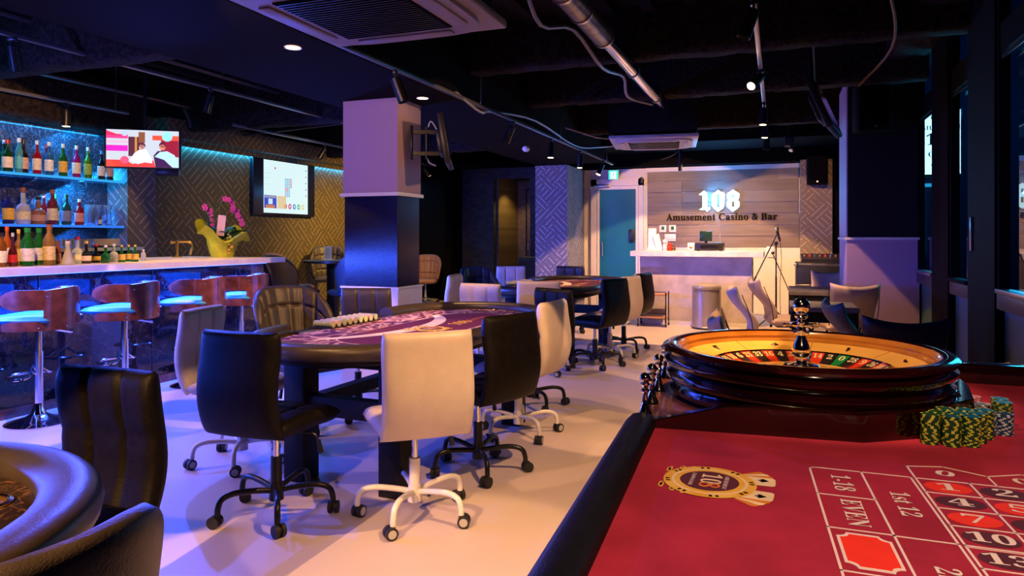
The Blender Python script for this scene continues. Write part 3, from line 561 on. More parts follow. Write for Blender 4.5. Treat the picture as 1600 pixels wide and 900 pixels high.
# ---- bar stools
def make_stool():
    g = root('bar_stool', '', 'stool', (0, 0, 0)); 
    M().lathe([(0, .0), (.205, 0), (.205, .008), (.16, .022), (.09, .04), (.05, .065), (.034, .11), (.03, .14)], 36).build('base', chrome, g)
    M().cyl((0, 0, .12), (0, 0, .50), .03, n=20).build('column', chrome, g); M().cyl((0, 0, .44), (0, 0, .67), .024, n=20).build('gas_lift', chrome, g)
    f = M(); f.tube([(.03, 0, .40), (.0, .10, .34), (.03, .17, .33), (.14, .12, .33), (.18, 0, .33), (.14, -.12, .33), (.03, -.17, .33), (0, -.10, .34)], .011, 8, closed=True); f.build('footrest', chrome, g)
    M().tube([(.03, .02, .66), (-.05, -.10, .64), (-.09, -.17, .62)], .006, 6).tube([(-.05, -.10, .64), (-.11, -.2, .61)], .011, 8, sub=1).build('lever', chrome, g)
    # wooden shell: front of the sitter is +x, shell wraps round the back (-x)
    n = 40; rad = .235
    def band(f0, f1, zlo, zhi, nm):
        vs_ = []; fs = []
        for i in range(n+1):
            a = f0+(f1-f0)*i/n; x = -math.cos(a)*rad*1.0; y = math.sin(a)*rad*1.03; nx, ny = -math.cos(a), math.sin(a)
            for o, zz in ((0, zlo(a)), (.012, zlo(a)), (.012, zhi(a)), (0, zhi(a))): vs_.append((x+nx*o, y+ny*o, zz))
        for i in range(n):
            for k in range(4): fs.append((i*4+k, (i+1)*4+k, (i+1)*4+(k+1)%4, i*4+(k+1)%4))
        fs += [(0, 1, 2, 3), (n*4+3, n*4+2, n*4+1, n*4)]
        return M().mesh(vs_, fs).build(nm, redwood, g, 40)
    ez = lambda a, A, k: min(1, max(0, (A-abs(a))/k))**.5
    S0 = R(48)
    band(-S0, S0, lambda a: .665, lambda a: .955-.02*abs(a), 'shell_back')
    for s in (-1, 1):
        band(s*S0, s*R(118), lambda a: .868-.062*ez(a, R(118), .5)+.03*0, lambda a: .868+.075*ez(a, R(118), .5), 'shell_arm')
        band(s*S0, s*R(112), lambda a: .665, lambda a: .70+.030*ez(a, R(112), .3), 'shell_rail')
    M().pad(lambda u, v, t: (.21*v+.02, .225*u*(1-.12*abs(v)**3), .735+t), .07, p=6).build('seat', mat('blue_lit_seat', (.03, .30, .55), .35), g)  # blue in the seat colour carries the strip light under the worktop
    M().pad(lambda u, v, t: (-(rad-.02-t)*math.cos(u*1.5), (rad-.02-t)*1.02*math.sin(u*1.5), .875+v*.065), .03, 24, 8, p=8).build('back_pad', mat('blue_lit_seat', (.03, .30, .55), .35), g)
    for a, z in ((-.75, .9), (.75, .9), (-.95, .69), (.95, .69), (-.25, .69), (.25, .69)):
        M().sphere((-math.cos(a)*(rad+.013), math.sin(a)*(rad*1.03+.013), z), .007, 8, 5).build('screw', chrome, g)
    return g
st = make_stool()
SL = ['bar stool nearest the viewer, wooden shell and chrome stem', 'second wooden bar stool along the bar from the near end', 'third wooden bar stool along the bar, before the last', 'farthest wooden bar stool, near the orchid end of the bar']
for i, (x, y, rz) in enumerate(((-4.84, 3.44, 200), (-4.80, 4.10, 198), (-4.78, 4.80, 196), (-4.78, 5.36, 192))):
    o = st if i == 0 else copy_tree(st)
    o.location = (x, y, 0); o.rotation_euler[2] = R(rz); o['label'] = SL[i]; o['group'] = 'stools along the bar'

# ================================================================== SCREENS
def sc_mat(c, s=1.0): return emis('screen_%02x%02x%02x' % tuple(int(min(1, v)*255) for v in c), c, s)
g = root('television', 'small television hung over the bar end showing a bright pink and red picture', 'television', (-6.15, 5.48, 2.21), 36)
M().rbox((0, 0, 0), (.72, .05, .41), .006).build('casing', black_plastic, g); W_, H_ = .34, .19
def scr(nm, poly, c, dy, par, s=1.0): return M().prism(poly, 0, .0012, lambda x, y, t: (x, -.0262-dy-t, y)).build(nm, sc_mat(c, s), par, 0)
def rc(x0, x1, y0, y1): return [(x0, y0), (x1, y0), (x1, y1), (x0, y1)]
scr('screen_picture', rc(-W_, W_, -H_, H_), (.75, .80, .9), 0, g)
for i, (p, c) in enumerate((
  (rc(-.34, -.14, .10, .145), (.85, .05, .25)), (rc(-.34, -.14, -.03, .03), (.9, .02, .5)), (rc(-.34, -.14, .055, .075), (.9, .4, .6)), ([(-.34, .19), (-.34, .13), (-.2, .13), (-.33, .175)], (.8, .03, .1)),
  ([(-.34, -.19), (.12, -.19), (.10, -.12), (-.1, -.16), (-.16, -.12), (-.34, -.12)], (.85, .05, .03)), (rc(-.135, -.01, -.08, .12), (.10, .02, .03)), (rc(-.075, -.055, -.08, .12), (.6, .25, .03)), (rc(-.04, .02, .06, .17), (.25, .08, .02)),
  (rc(.09, .34, .09, .14), (.85, .08, .02)), (rc(.17, .34, -.08, .09), (.30, .01, .01)), ([(.12, -.19), (.1, -.07), (.14, -.02), (.2, -.02), (.18, -.08), (.28, -.19)], (.05, .01, .05)), ([(.11, -.08), (.16, -.03), (.23, -.02), (.30, -.06), (.335, -.14), (.335, -.19), (.26, -.17), (.2, -.11)], (.45, .72, .9)),
  ([(-.12, -.12), (-.08, -.05), (-.03, -.01), (.03, -.01), (.08, -.1), (.09, -.15), (.02, -.14), (-.05, -.16)], (.95, .95, 1)))): scr('screen_shape', p, c, .0014+.0002*i, g, 1.4)
for cx, cz, r0, c in ((-.01, .03, .035, (.12, .02, .02)), (-.01, .012, .028, (.8, .45, .4)), (.185, .02, .03, (.75, .25, .15)), (.185, .04, .032, (.1, .01, .02)), (-.17, -.12, .04, (.8, .1, .2)), (.23, .13, .05, (.3, .8, .9)), (-.17, .155, .03, (.5, .6, .8))):
    scr('screen_shape', [(cx+r0*math.cos(a*PI/8), cz+r0*math.sin(a*PI/8)) for a in range(16)], c, .0042+.0001*abs(cx)*30, g, 1.3)
M().box(-.05, .05, .03, .10, -.1, .1).cyl((0, .07, .1), (0, .07, .99), .02).build('ceiling_mount', black_metal, g, 30); M().rbox((.22, .06, -.235), (.22, .1, .07), .01).build('media_box', black_plastic, g)
g = root('wall_television', 'large wall television with a white score screen above the bar end', 'television', (-7.05, 8.84, 2.035), 90)
M().rbox((0, 0, 0), (1.43, .05, .83), .006).build('casing', mat('tv_navy_black', (.01, .012, .03), .25), g)
scr('screen_picture', rc(-.50, .53, -.38, .40), (.72, .93, .95), 0, g, 1.0)
for i in range(5):
    x = .085+.105*i; c = ((.7, .02, .06), (.6, .03, .15), (.03, .2, .6), (.02, .5, .2), (.8, .6, .25))[i]
    scr('score_chip', [(x-.10+.036*math.cos(a*PI/7), -.27+.042*math.sin(a*PI/7)) for a in range(14)], c, .0015, g); 
    if i: scr('score_chip_centre', [(x-.10+.015*math.cos(a*PI/7), -.27+.018*math.sin(a*PI/7)) for a in range(14)], (.8, .95, .95), .003, g)
scr('photo_tile', rc(-.49, -.22, -.31, -.12), (.04, .07, .55), .0015, g); scr('photo_tile', rc(-.20, .0, -.31, -.12), (.75, .6, .35), .0015, g); scr('photo_tile', rc(-.46, -.26, -.31, -.26), (.6, .2, .1), .003, g); scr('photo_tile', rc(-.40, -.31, -.25, -.17), (.6, .8, 1), .003, g)
text_obj('lettering', 'AMUSEMENT', .045, sc_mat((.9, .75, .3)), g, (-.355, -.031, -.145), (R(90), 0, 0), serif=False)
rr_ = random.Random(3)
for r in range(8):
    for c in range(4):
        if (c == 3 and r > 3) : continue
        cx = -.01+c*.042; cz = .14-r*.036; cc = (.7, .02, .15) if (c == 3 or (c == 0 and r in (4, 7)) or (c == 1 and r in (4, 5))) else ((.05, .6, .4) if (r, c) in ((1, 0), (3, 2)) else (.1, .4, .75))
        scr('score_ring', [(cx+.018*math.cos(a*PI/5), cz+.017*math.sin(a*PI/5)) for a in range(10)], cc, .0015, g); scr('score_ring_centre', [(cx+.008*math.cos(a*PI/4), cz+.008*math.sin(a*PI/4)) for a in range(8)], (.72, .93, .95), .003, g)
scr('score_mark', [(-.25+.014*math.cos(a*PI/4), .29+.018*math.sin(a*PI/4)) for a in range(8)], (.5, .02, .05), .0015, g)
for i in range(5): scr('menu_icon', [(.48+.012*math.cos(a*PI/4), .31-.1*i+.013*math.sin(a*PI/4)) for a in range(8)], (.1, .25, .3), .0015, g)
for zz in (.2, .13, .04): scr('score_line', rc(-.48, -.36, zz, zz+.006), (.5, .75, .78), .0015, g)
# tilted televisions seen edge-on
def edge_tv(loc, rz, tilt, label, w_, h_, mount):
    g = root('side_television', label, 'television', loc, rz); tm = Matrix.Rotation(R(tilt), 4, 'X')
    M().rbox((0, 0, 0), (w_, .05, h_), .008, 2, tm).build('casing', black_plastic, g)
    M().rbox(tuple(tm @ Vector((0, -.027, 0))), (w_-.03, .004, h_-.03), .001, 1, tm).build('screen', mat('dead_screen', (.006, .008, .014), .08, coat=1), g)
    M().rbox(tuple(tm @ Vector((0, .045, 0))), (w_*.5, .05, h_*.5), .01, 2, tm).build('back_cover', black_plastic, g)
    mount(g); return g
def mnt1(g):
    M().rbox((0, .30, 0), (.08, .02, .3), .005).build('wall_plate', black_metal, g); M().box(-.02, .02, .06, .3, .08, .11).box(-.02, .02, .06, .3, -.11, -.08).cyl((0, .17, -.14), (0, .17, .14), .018).build('arm', black_metal, g, 30)
    M().tube([(.05, .07, .1), (.06, .14, .2), (.05, .17, .05), (.04, .16, -.15), (.03, .09, -.2)], .006, 6).build('cable', white_plastic, g)
edge_tv((-2.745, 5.62, 2.13), 113, -9, 'black tilting television on the side of the square pillar', .72, .42, mnt1)
def mnt2(g): M().cyl((0, .09, .05), (0, .12, .75), .02).build('ceiling_pole', black_metal, g); M().tube([(.1, .07, .1), (.2, .1, .3), (.12, .1, .6)], .008, 6).build('cable', mat('beige_cable', (.3, .2, .12), .5), g)
edge_tv((.36, 6.35, 2.36), 80, -22, 'black tilted television hung from the ceiling near the windows', .72, .44, mnt2)
# loudspeakers
def speaker(loc, rz, sc, label):
    g = root('loudspeaker', label, 'speaker', loc, rz); M().rbox((0, 0, 0), (.3*sc, .26*sc, .46*sc), .015).build('cabinet', dark_void, g)
    M().rbox((0, -.132*sc, 0), (.26*sc, .01, .42*sc), .004, 1).build('front_panel', dark_void, g)
    for z, r in ((.12, .05), (-.07, .105)):
        m_ = M(); m_.lathe([(r*sc, 0), (r*sc, .012), (r*.85*sc, .014), (r*.3*sc, -.004), (0, .006)], 24); m_.v = [(x, -.137*sc-z_, y+z*sc) for x, y, z_ in m_.v]; m_.build('driver', dark_void, g)
    M().box(-.012, .012, -.145*sc, -.137*sc, -.2*sc, -.18*sc).build('badge', steel, g, 0); M().box(-.03, .03, .12*sc, .2*sc, -.04, .04).build('bracket', black_metal, g, 0)
speaker((.57, 11.88, 2.33), 0, .95, 'black loudspeaker on the tan patterned pier at the end wall'); speaker((.86, 7.66, 2.55), 8, 1.0, 'black loudspeaker high on the front of the dark pillar by the windows')

# ================================================================== CEILING GEAR
def cassette(loc, rz, sc, label, m1):
    g = root('ceiling_cassette', label, 'air conditioner', loc, rz)
    M().rbox((0, 0, .16), (.84*sc, .84*sc, .28), .02).build('unit_body', dark_void, g)
    M().rbox((0, 0, 0), (.95*sc, .95*sc, .045), .012).build('panel', m1, g)
    n = 48; P = []
    for i in range(n): a = 2*PI*i/n; c_, s_ = math.cos(a), math.sin(a); k = .42*sc/((abs(c_)**5+abs(s_)**5)**.2); P.append((k*c_, k*s_))
    M().prism(P, -.045, -.02).build('inner_panel', m1, g)
    gp = [(x*.66, y*.66) for x, y in [(-.42*sc, -.42*sc), (.42*sc, -.42*sc), (.42*sc, .42*sc), (-.42*sc, .42*sc)]]
    M().prism(gp, -.052, -.044).build('intake_grille', dark_void, g, 0)
    sl = M(); [sl.box(-.27*sc, .27*sc, -.26*sc+i*.026*sc, -.252*sc+i*.026*sc, -.056, -.05) for i in range(21)]; tag(sl.build('grille_slats', black_metal, g, 0), kind='stuff')
    for i in range(4): M().rbox(tuple(Matrix.Rotation(i*PI/2, 3, 'Z') @ Vector((0, .345*sc, -.05))), (.5*sc, .055*sc, .012) if i % 2 == 0 else (.055*sc, .5*sc, .012), .005).build('air_flap', m1, g)
    for sx, sy in ((-1, -1), (1, 1), (-1, 1), (1, -1)): M().cyl((sx*.39*sc, sy*.39*sc, .02), (sx*.39*sc, sy*.39*sc, .8), .008).build('hanger_rod', steel, g)
    return g
cassette((-1.76, 2.78, 2.36), 0, 1.05, 'large square ceiling air conditioner nearest the viewer', mat('cassette_panel_dim', (.30, .27, .30), .4, noise=.05))
g2 = cassette((-1.42, 8.72, 2.47), 8, 1.08, 'smaller looking ceiling air conditioner in front of the reception wall', mat('cassette_panel', (.5, .46, .48), .4))
M().box(-.52, .5, -.48, .48, .045, .55).build('duct_casing', black_paint, g2, 0)
g = root('spiral_duct', 'silver round duct running under the ceiling to the far air conditioner', 'duct', (-1.16, 0, 2.72)); M().cyl((0, 4.9, 0), (0, 8.2, 0), .055, n=18).build('pipe', chrome, g)
M().cyl((0, 2.2, 0), (0, 4.9, 0), .075, n=18).build('insulated_section', mat('wrapped_duct', (.28, .24, .22), .3, .7, noise=.4, nscale=18), g)
for y in (2.9, 3.5, 3.9, 4.3, 4.9, 6.0, 7.2): M().cyl((0, y-.015, 0), (0, y+.015, 0), .082 if y < 5 else .062, n=18).build('clamp_ring', steel, g)
M().tube([(-.14, 3.6, .0), (-.2, 4.1, -.12), (-.13, 4.6, -.02), (-.12, 5.4, -.1), (-.12, 6.2, 0), (-.2, 6.8, -.06), (-.1, 7.6, 0)], .014, 6).build('cable', mat('grey_cable', (.25, .25, .28), .4), g)
def rail(x, y0, y1, z, label, m=black_metal, cross=False):
    g = root('lighting_track', label, 'lighting track', (x, (y0+y1)/2, z)); h = (y1-y0)/2
    if cross: M().rbox((0, 0, 0), (2*h, .034, .03), .005).build('track_bar', m, g); ax = lambda t: (t, 0)
    else: M().rbox((0, 0, 0), (.034, 2*h, .03), .005).build('track_bar', m, g); ax = lambda t: (0, t)
    k = max(2, int(h/1.0))
    for i in range(k):
        t = -h*.9+1.8*h*i/(k-1); a, b = ax(t); M().cyl((a, b, .012), (a, b, 3.2-z), .006, n=6).build('hanger_rod', steel, g)
grey_track = mat('grey_track', (.16, .16, .18), .3, .6)
rail(-2.49, 2.9, 11.2, 2.47, 'long lighting track beside the pillar running to the end wall', grey_track); rail(-.13, 2.0, 11.0, 2.68, 'lighting track running straight toward the reception wall', mat('white_track', (.45, .42, .42), .3, .3))
rail(-4.9, 1.5, 9.0, 2.68, 'lighting track above the front edge of the bar', grey_track); rail(-6.5, 2.5, 5.6, 2.62, 'short lighting track close to the bottle shelves', grey_track); rail(-6.0, 6.6, 11.8, 2.62, 'lighting track in front of the wall television', grey_track)
heads = [(-2.49, 6.6, 2.47, 30, -20, 0), (-2.49, 7.9, 2.47, 2, 0, 1), (-2.49, 9.2, 2.47, 2, 0, 1), (-2.49, 10.5, 2.47, 25, 40, 1), (-.13, 6.1, 2.68, 55, 60, 1), (-.13, 7.6, 2.68, 3, 0, 1), (-.13, 8.6, 2.68, 3, 0, 1), (-.13, 9.8, 2.68, 3, 0, 0), (-4.9, 3.3, 2.68, 20, -60, 0), (-4.9, 5.1, 2.68, 12, 30, 0), (-4.9, 7.6, 2.68, 40, 100, 0), (-6.5, 4.9, 2.62, 2, 0, 1), (-6.0, 8.4, 2.62, 30, 40, 0), (-6.0, 11.4, 2.62, 40, -120, 1), (-2.49, 4.3, 2.47, 20, 200, 0), (-.13, 4.3, 2.68, 20, 20, 0)]
HL = ['tilted dark spotlight nearest on the long track beside the pillar', 'upright cylinder spotlight, first of the lit pair on the long track', 'upright cylinder spotlight, second of the lit pair on the long track', 'tilted spotlight at the far end of the long track', 'glowing tilted spotlight on the straight track, nearest lit one', 'upright spotlight on the straight track below the glowing one', 'upright spotlight, second below the glowing one on the straight track', 'farthest spotlight of the straight track', 'dark spotlight above the near bar stools', 'dark spotlight over the middle of the bar', 'spotlight at the far end of the bar track', 'lit downward spotlight close to the bottle shelves', 'dark tilted spotlight in front of the wall television', 'lit spotlight seen just beside the square pillar', 'dark spotlight next to the large air conditioner', 'dark spotlight on the near part of the straight track']
glow = emis('lamp_glow', (1, .62, .35), 12)
for (x, y, z, ti, rz, on), lb in zip(heads, HL):
    g = root('track_spotlight', lb, 'spotlight', (x, y, z), rz, 'spotlights on the ceiling tracks'); t = Matrix.Rotation(R(ti), 3, 'Y')
    M().rbox((0, 0, -.025), (.03, .06, .03), .005).build('track_adapter', black_metal, g); M().cyl((0, 0, -.03), (0, 0, -.07), .008).build('stem', black_metal, g)
    a = Vector((0, 0, -.07)); d = t @ Vector((0, 0, -1)); b = a+d*.17; M().cyl(a, b, .036, .04, 18).build('head', black_metal, g); M().cyl(b-d*.001, b+d*.003, .033, n=18).build('lens', glow if on else dark_void, g)
for x, y, lb in ((-2.87, 3.68, 'glowing recessed downlight nearest in the black ceiling beam'), (-2.87, 5.42, 'small glowing recessed downlight beside the pillar top')):
    g = root('downlight', lb, 'light', (x, y, 2.5)); M().lathe([(.045, -.004), (.055, -.006), (.055, 0), (.045, 0)], 24, cap=False).build('rim', white_plastic, g); M().lathe([(0, -.005), (.045, -.004)], 24).build('lens', glow, g)
g = root('downlight', 'glowing recessed downlight inside the bronze corridor', 'light', (-5.0, 14.3, 2.6)); M().lathe([(0, -.006), (.07, -.005), (.07, 0)], 20).build('lens', glow, g)
g = M().sphere((0, 0, 0), .05, 16, 10, (1, 1, .8)).build('smoke_detector', white_plastic, None, loc=(-3.05, 8.6, 2.44)); tag(g, 'round white smoke detector under the ceiling between pillar and blue pier', 'smoke detector')
# pipes and loose cables under the slab
def pipe(name, pts, r, m, label, cat='pipe', **k): return tag(M().tube(pts, r, 8, **k).build(name, m), label, cat)
dkp = mat('dark_pipe', (.05, .045, .05), .35, .3)
pipe('sprinkler_pipe', [(-6.55, 1.4, 2.85), (-6.55, 6, 2.85), (-6.55, 6.4, 2.8), (-6.55, 6.5, 2.6)], .02, dkp, 'thin dark pipe bending down above the bar shelves', sub=2)
pipe('conduit', [(-5.5, 1.0, 3.0), (-5.5, 9, 3.0)], .025, dkp, 'straight dark conduit under the ceiling above the bar', sub=1); pipe('conduit', [(-4.3, 1.0, 2.95), (-4.3, 12, 2.95)], .035, dkp, 'thick dark conduit under the ceiling between bar and pillar', sub=1)
pipe('conduit', [(-7.0, 7.8, 2.7), (-3.8, 7.8, 2.85)], .018, dkp, 'thin conduit crossing the ceiling near the wall television', sub=1)
pipe('loose_cable', [(-2.5, 5.3, 2.5), (-2.45, 5.7, 2.40), (-2.5, 6.1, 2.47), (-2.44, 7.2, 2.55), (-2.5, 9.0, 2.5), (-2.4, 10.0, 2.6), (-2.1, 10.6, 2.7)], .012, mat('grey_cable', (.25, .25, .28), .4), 'grey cable draped along the long lighting track', 'cable')
pipe('loose_cable', [(-2.4, 8.2, 2.62), (-2.0, 8.6, 2.52), (-1.7, 8.9, 2.65)], .01, mat('grey_cable', (.25, .25, .28), .4), 'grey cable sagging toward the far air conditioner', 'cable')
pipe('loose_cable', [(.35, 3.4, 3.1), (.4, 4.2, 3.0), (.7, 5.2, 2.85), (.78, 5.8, 2.68), (.6, 6.2, 2.5)], .01, mat('beige_cable', (.3, .2, .12), .5), 'beige cable hanging down to the tilted television', 'cable')
g = root('pendant_rig', 'black bracket hanging from the ceiling before the reception wall', 'bracket', (-1.22, 9.6, 2.3)); M().cyl((0, 0, -.12), (0, 0, .45), .025).build('pole', black_metal, g); M().tube([(-.25, 0, .05), (-.1, 0, .1), (0, 0, .2)], .015).build('arm', black_metal, g)
g = root('projector', 'small blue-lit projector box hanging before the end wall', 'projector', (-.05, 10.3, 2.55)); M().rbox((.2, 0, .05), (.12, .16, .14), .01).build('casing', black_plastic, g); M().cyl((.2, 0, .1), (.2, 0, .65), .012).build('ceiling_pole', black_metal, g); M().sphere((.23, -.05, -.06), .045, 12, 8).build('lens_dome', chrome, g)

# ================================================================== CHAIRS
def make_office(colour, base_m, label, front=None):
    lm = {'white': white_leather, 'black': black_leather}[colour]; fm = front or lm; g = root('swivel_chair', label, 'chair', (0, 0, 0))
    if colour == 'black' and front is None: fm = lm
    cur = lambda v: -.215-.03*(v+1)-.030*math.sin((v+1)*PI*.75)
    wd = lambda u, v: u*.205*(1-.035*(v > 0)*abs(v)**6)
    M().pad(lambda u, v, t: (wd(u, v), cur(v)-.035*(1-u*u)*.5+t, .655+v*.235), .078, 36, 30, su=(-.34, .34) if fm is lm else (), sv=(.15,), p=10, depth=.45).build('backrest', lm, g, 70)
    if front: M().pad(lambda u, v, t: (wd(u, v)*.98, cur(v)+.037+t, .665+v*.22), .05, 30, 26, su=(-.34, .34), sv=(.15,), p=8, depth=.4).build('front_pad', front, g, 70)
    M().pad(lambda u, v, t: (u*.205, .005+v*.225, .452-.012*max(0, v)**2+t), .085, 30, 26, su=(-.34, .34), sv=(.1,), p=10, depth=.35).build('seat', fm, g, 70)
    M().rbox((0, 0, .40), (.16, .2, .03), .008).build('seat_plate', black_metal, g)
    M().cyl((0, 0, .12), (0, 0, .27), .026, n=18).build('hub_column', base_m, g); M().cyl((0, 0, .26), (0, 0, .40), .015, n=14).build('gas_lift', chrome, g)
    M().tube([(.03, 0, .385), (.16, .05, .38), (.19, .06, .34)], .005, 6).cyl((.19, .06, .35), (.20, .065, .29), .009, .013).build('lever', black_plastic, g)
    M().cyl((0, 0, .07), (0, 0, .15), .034, .03, 18).build('hub', base_m, g)
    for k in range(5):
        a = 2*PI*k/5+.35; c, s = math.cos(a), math.sin(a)
        l = M().tube([(x*c, x*s, z) for x, z in ((.02, .115), (.10, .130), (.19, .138), (.245, .122), (.262, .085), (.264, .055))], .0135, 10).build('leg', base_m, g)
        ca = M(); b = a+k*1.3; wx, wy = math.cos(b), math.sin(b); cx, cy = .264*c+.012*-wy, .264*s+.012*wx
        for q in (-1, 1): ca.cyl((cx+wx*.006*q, cy+wy*.006*q, .028), (cx+wx*.024*q, cy+wy*.024*q, .028), .028, n=16)
        ca.cyl((cx-wx*.008, cy-wy*.008, .028), (cx+wx*.008, cy+wy*.008, .028), .018, n=12); ca.cyl((.264*c, .264*s, .03), (.264*c, .264*s, .06), .01, n=8); cs_ = ca.build('caster', rubber, l)
        if base_m is white_metal:
            [M().cyl((cx+q*wx*.024, cy+q*wy*.024, .028), (cx+q*wx*.0255, cy+q*wy*.0255, .028), .019, n=14).build('caster_cap', mat('grey_cap', (.4, .4, .4), .4), l) for q in (-1, 1)]
    return g
def make_wrap(lm, label, base_m=chrome, quilt=True, h=.37, rad=.27, z0=.46, lean=.12, wrapa=1.15, tall=.12):
    """barrel chair with quilted inside, back wraps round the sitter (front is +y)"""
    g = root('tub_chair', label, 'chair', (0, 0, 0))
    def F(u, v, t):
        a = u*wrapa; vv = (v+1)/2; r = rad+lean*vv*math.cos(a*.9)-t; hh = h*(1-.55*abs(u)**3.6)+tall*math.cos(a*.6)
        return (r*math.sin(a)*.95, -r*math.cos(a)+.02, z0+vv*hh)
    M().pad(F, .065, 64, 34, su=(-.64, -.38, -.13, .13, .38, .64) if quilt else (), sv=(-.5, -.05, .42) if quilt else (.82,), p=12, depth=.75, sw=.022).build('backrest', lm, g, 70)
    M().pad(lambda u, v, t: (u*.24*(1-.15*max(0, -v)**2), v*.24+.02, .44+t), .10, 20, 20, su=(-.3, .3), sv=(0,), p=6, depth=.15).build('seat', lm, g, 70)
    M().cyl((0, 0, .06), (0, 0, .26), .028, n=18).build('hub_column', base_m, g); M().cyl((0, 0, .25), (0, 0, .40), .017).build('gas_lift', chrome, g)
    M().tube([(.03, 0, .385), (.18, .05, .38), (.22, .06, .30)], .005, 6).cyl((.22, .06, .31), (.235, .065, .24), .009, .013).build('lever', black_plastic, g)
    for k in range(5):
        a = 2*PI*k/5; c, s = math.cos(a), math.sin(a); l = M().tube([(.02*c, .02*s, .10), (.14*c, .14*s, .09), (.28*c, .28*s, .065)], lambda t: .02-.006*t, 8).build('leg', base_m, g); M().cyl((.28*c-.012*s, .28*s+.012*c, .028), (.28*c+.012*s, .28*s-.012*c, .028), .028).build('caster', rubber, l)
    return g
W0 = make_office('white', white_metal, 'white swivel chair with its back to the viewer, nearest one at the first poker table')
B0 = make_office('black', black_metal, 'black swivel chair with its back to the viewer, left of the white one')
BL = make_office('black', black_metal, 'black-backed swivel chair with white front, at the far window side of the second poker table', white_leather)
def put(o, x, y, rz, label=None, group=None, first=False, recol=None):
    if not first:
        c = copy_tree(o, (x, y, 0), rz, label, group)
        if recol:
            for ch in bpy.data.objects:
                if ch.parent == c and ch.name.startswith(('backrest', 'seat')) and 'plate' not in ch.name: ch.data = ch.data.copy(); ch.data.materials[0] = recol
        return c
    o.location = (x, y, 0); o.rotation_euler[2] = R(rz); o['group'] = group; return o
G1, G2 = 'swivel chairs round the first poker table', 'swivel chairs round the second poker table'
put(W0, -1.585, 2.915, 42, None, G1, True); put(B0, -2.20, 2.70, 2, None, G1, True); put(BL, -1.66, 8.05, 78, None, G2, True)
put(W0, -2.90, 3.26, -78, 'white swivel chair on the bar side of the first poker table, behind the black one', G1)
put(B0, -1.56, 3.60, 68, 'black swivel chair on the window side of the first poker table', G1)
put(W0, -1.60, 4.36, 84, 'white swivel chair behind the black one on the window side of the first poker table', G1)
put(B0, -1.78, 5.12, 152, 'black swivel chair lit blue in front, between the two poker tables', G1)
put(W0, -2.46, 5.42, 174, 'white swivel chair facing the viewer, far end of the first poker table', G1)
put(B0, -3.00, 4.62, -162, 'black swivel chair facing the viewer, just in front of the square pillar', G1, recol=brown_leather)  # brown swapped in over black leather to carry warm light
put(W0, -2.12, 6.42, 12, 'white swivel chair seen from behind at the near end of the second poker table', G2)
put(B0, -1.72, 6.92, 66, 'black swivel chair nearest on the window side of the second poker table', G2)
put(W0, -1.68, 7.42, 74, 'white swivel chair between the two dark ones beside the second poker table', G2)
put(B0, -2.70, 9.25, 182, 'black swivel chair at the far end of the second poker table, before the patterned pier', G2, recol=brown_leather)  # black leather browned here too, for warm light on its front
put(W0, -3.36, 8.95, -152, 'white swivel chair facing the viewer at the far left of the second poker table', G2)
put(W0, -3.06, 7.02, -84, 'white swivel chair seen edge-on, left of the second poker table', G2)
put(B0, -1.96, 1.37, 181, 'large black swivel chair with the blue-edged back beside the marble-topped table', 'chairs at the marble-topped table')
q = make_wrap(brown_leather, 'quilted dark tub chair at the dealer place of the first poker table', black_metal); q.location = (-3.02, 4.02, 0); q.rotation_euler[2] = R(-112)
c = copy_tree(q, (-3.48, 8.35, -.04), -118, 'dark quilted tub chair at the dealer place of the second poker table'); 
for ch in bpy.data.objects:
    if ch.parent == c and ch.name.startswith(('backrest', 'seat')): ch.data = ch.data.copy(); ch.data.materials[0] = blue_leather
q2 = make_wrap(brown_leather, 'curved dark chair back with stitched rim in the near left corner', black_metal, False, .41, .25, .44, .06, 1.25, .04); q2.location = (-1.19, .70, 0); q2.rotation_euler[2] = R(88)
# lounge chairs and counter-height table in the far left corner
q = make_wrap(purple_leather, 'dark purple tub chair just past the end of the bar', black_metal, False, .40, .30, .42, .14); q.location = (-6.02, 7.75, .12); q.rotation_euler[2] = R(-84)
M().cyl((0, 0, -.12), (0, 0, .08), .03).lathe([(.24, -.12), (.24, -.10), (.04, -.08)], 24).build('base_plate', black_metal, q)
lg = 'tub chairs round the tall black table'
for (m_, x, y, rz, z, t) in ((rose_leather, -6.62, 8.45, -80, .12, 'rose quilted tub chair left of the tall black table'), (brown_leather, -6.6, 9.35, -140, .2, 'dark quilted tub chair behind the tall black table'), (rose_leather, -5.9, 9.6, 170, .12, 'rose quilted tub chair beyond the tall black table, next to the pillar'), (rose_leather, -6.45, 12.3, 200, 0, 'rose quilted tub chair on a chrome star base seen past the pillar')):
    q = make_wrap(m_, t, chrome); q.location = (x, y, z); q.rotation_euler[2] = R(rz); q['group'] = lg
    if z: M().cyl((0, 0, -z), (0, 0, .1), .03).lathe([(.24, -z), (.24, .02-z), (.04, .04-z)], 24).build('base_plate', chrome, q)
q = make_wrap(blue_leather, 'navy tub chair in front of the tall black table, beside the pillar', black_metal, False, .40, .28, .46, .10); q.location = (-5.3, 8.0, .12); q.rotation_euler[2] = R(60); q['group'] = lg
M().cyl((0, 0, -.12), (0, 0, .08), .03).lathe([(.24, -.12), (.24, -.10), (.04, -.08)], 24).build('base_plate', black_metal, q)
g = root('tall_table', 'tall round black table in the far left corner behind the bar', 'table', (-5.9, 8.45, 0)); M().lathe([(.40, .93), (.43, .935), (.43, .965), (.42, .97), (0, .97)], 40).build('tabletop', black_plastic, g); M().rbox((0, 0, .47), (.13, .13, .94), .006).build('pedestal', black_metal, g); M().lathe([(.3, 0), (.3, .015), (.05, .03)], 32).build('base', black_metal, g)
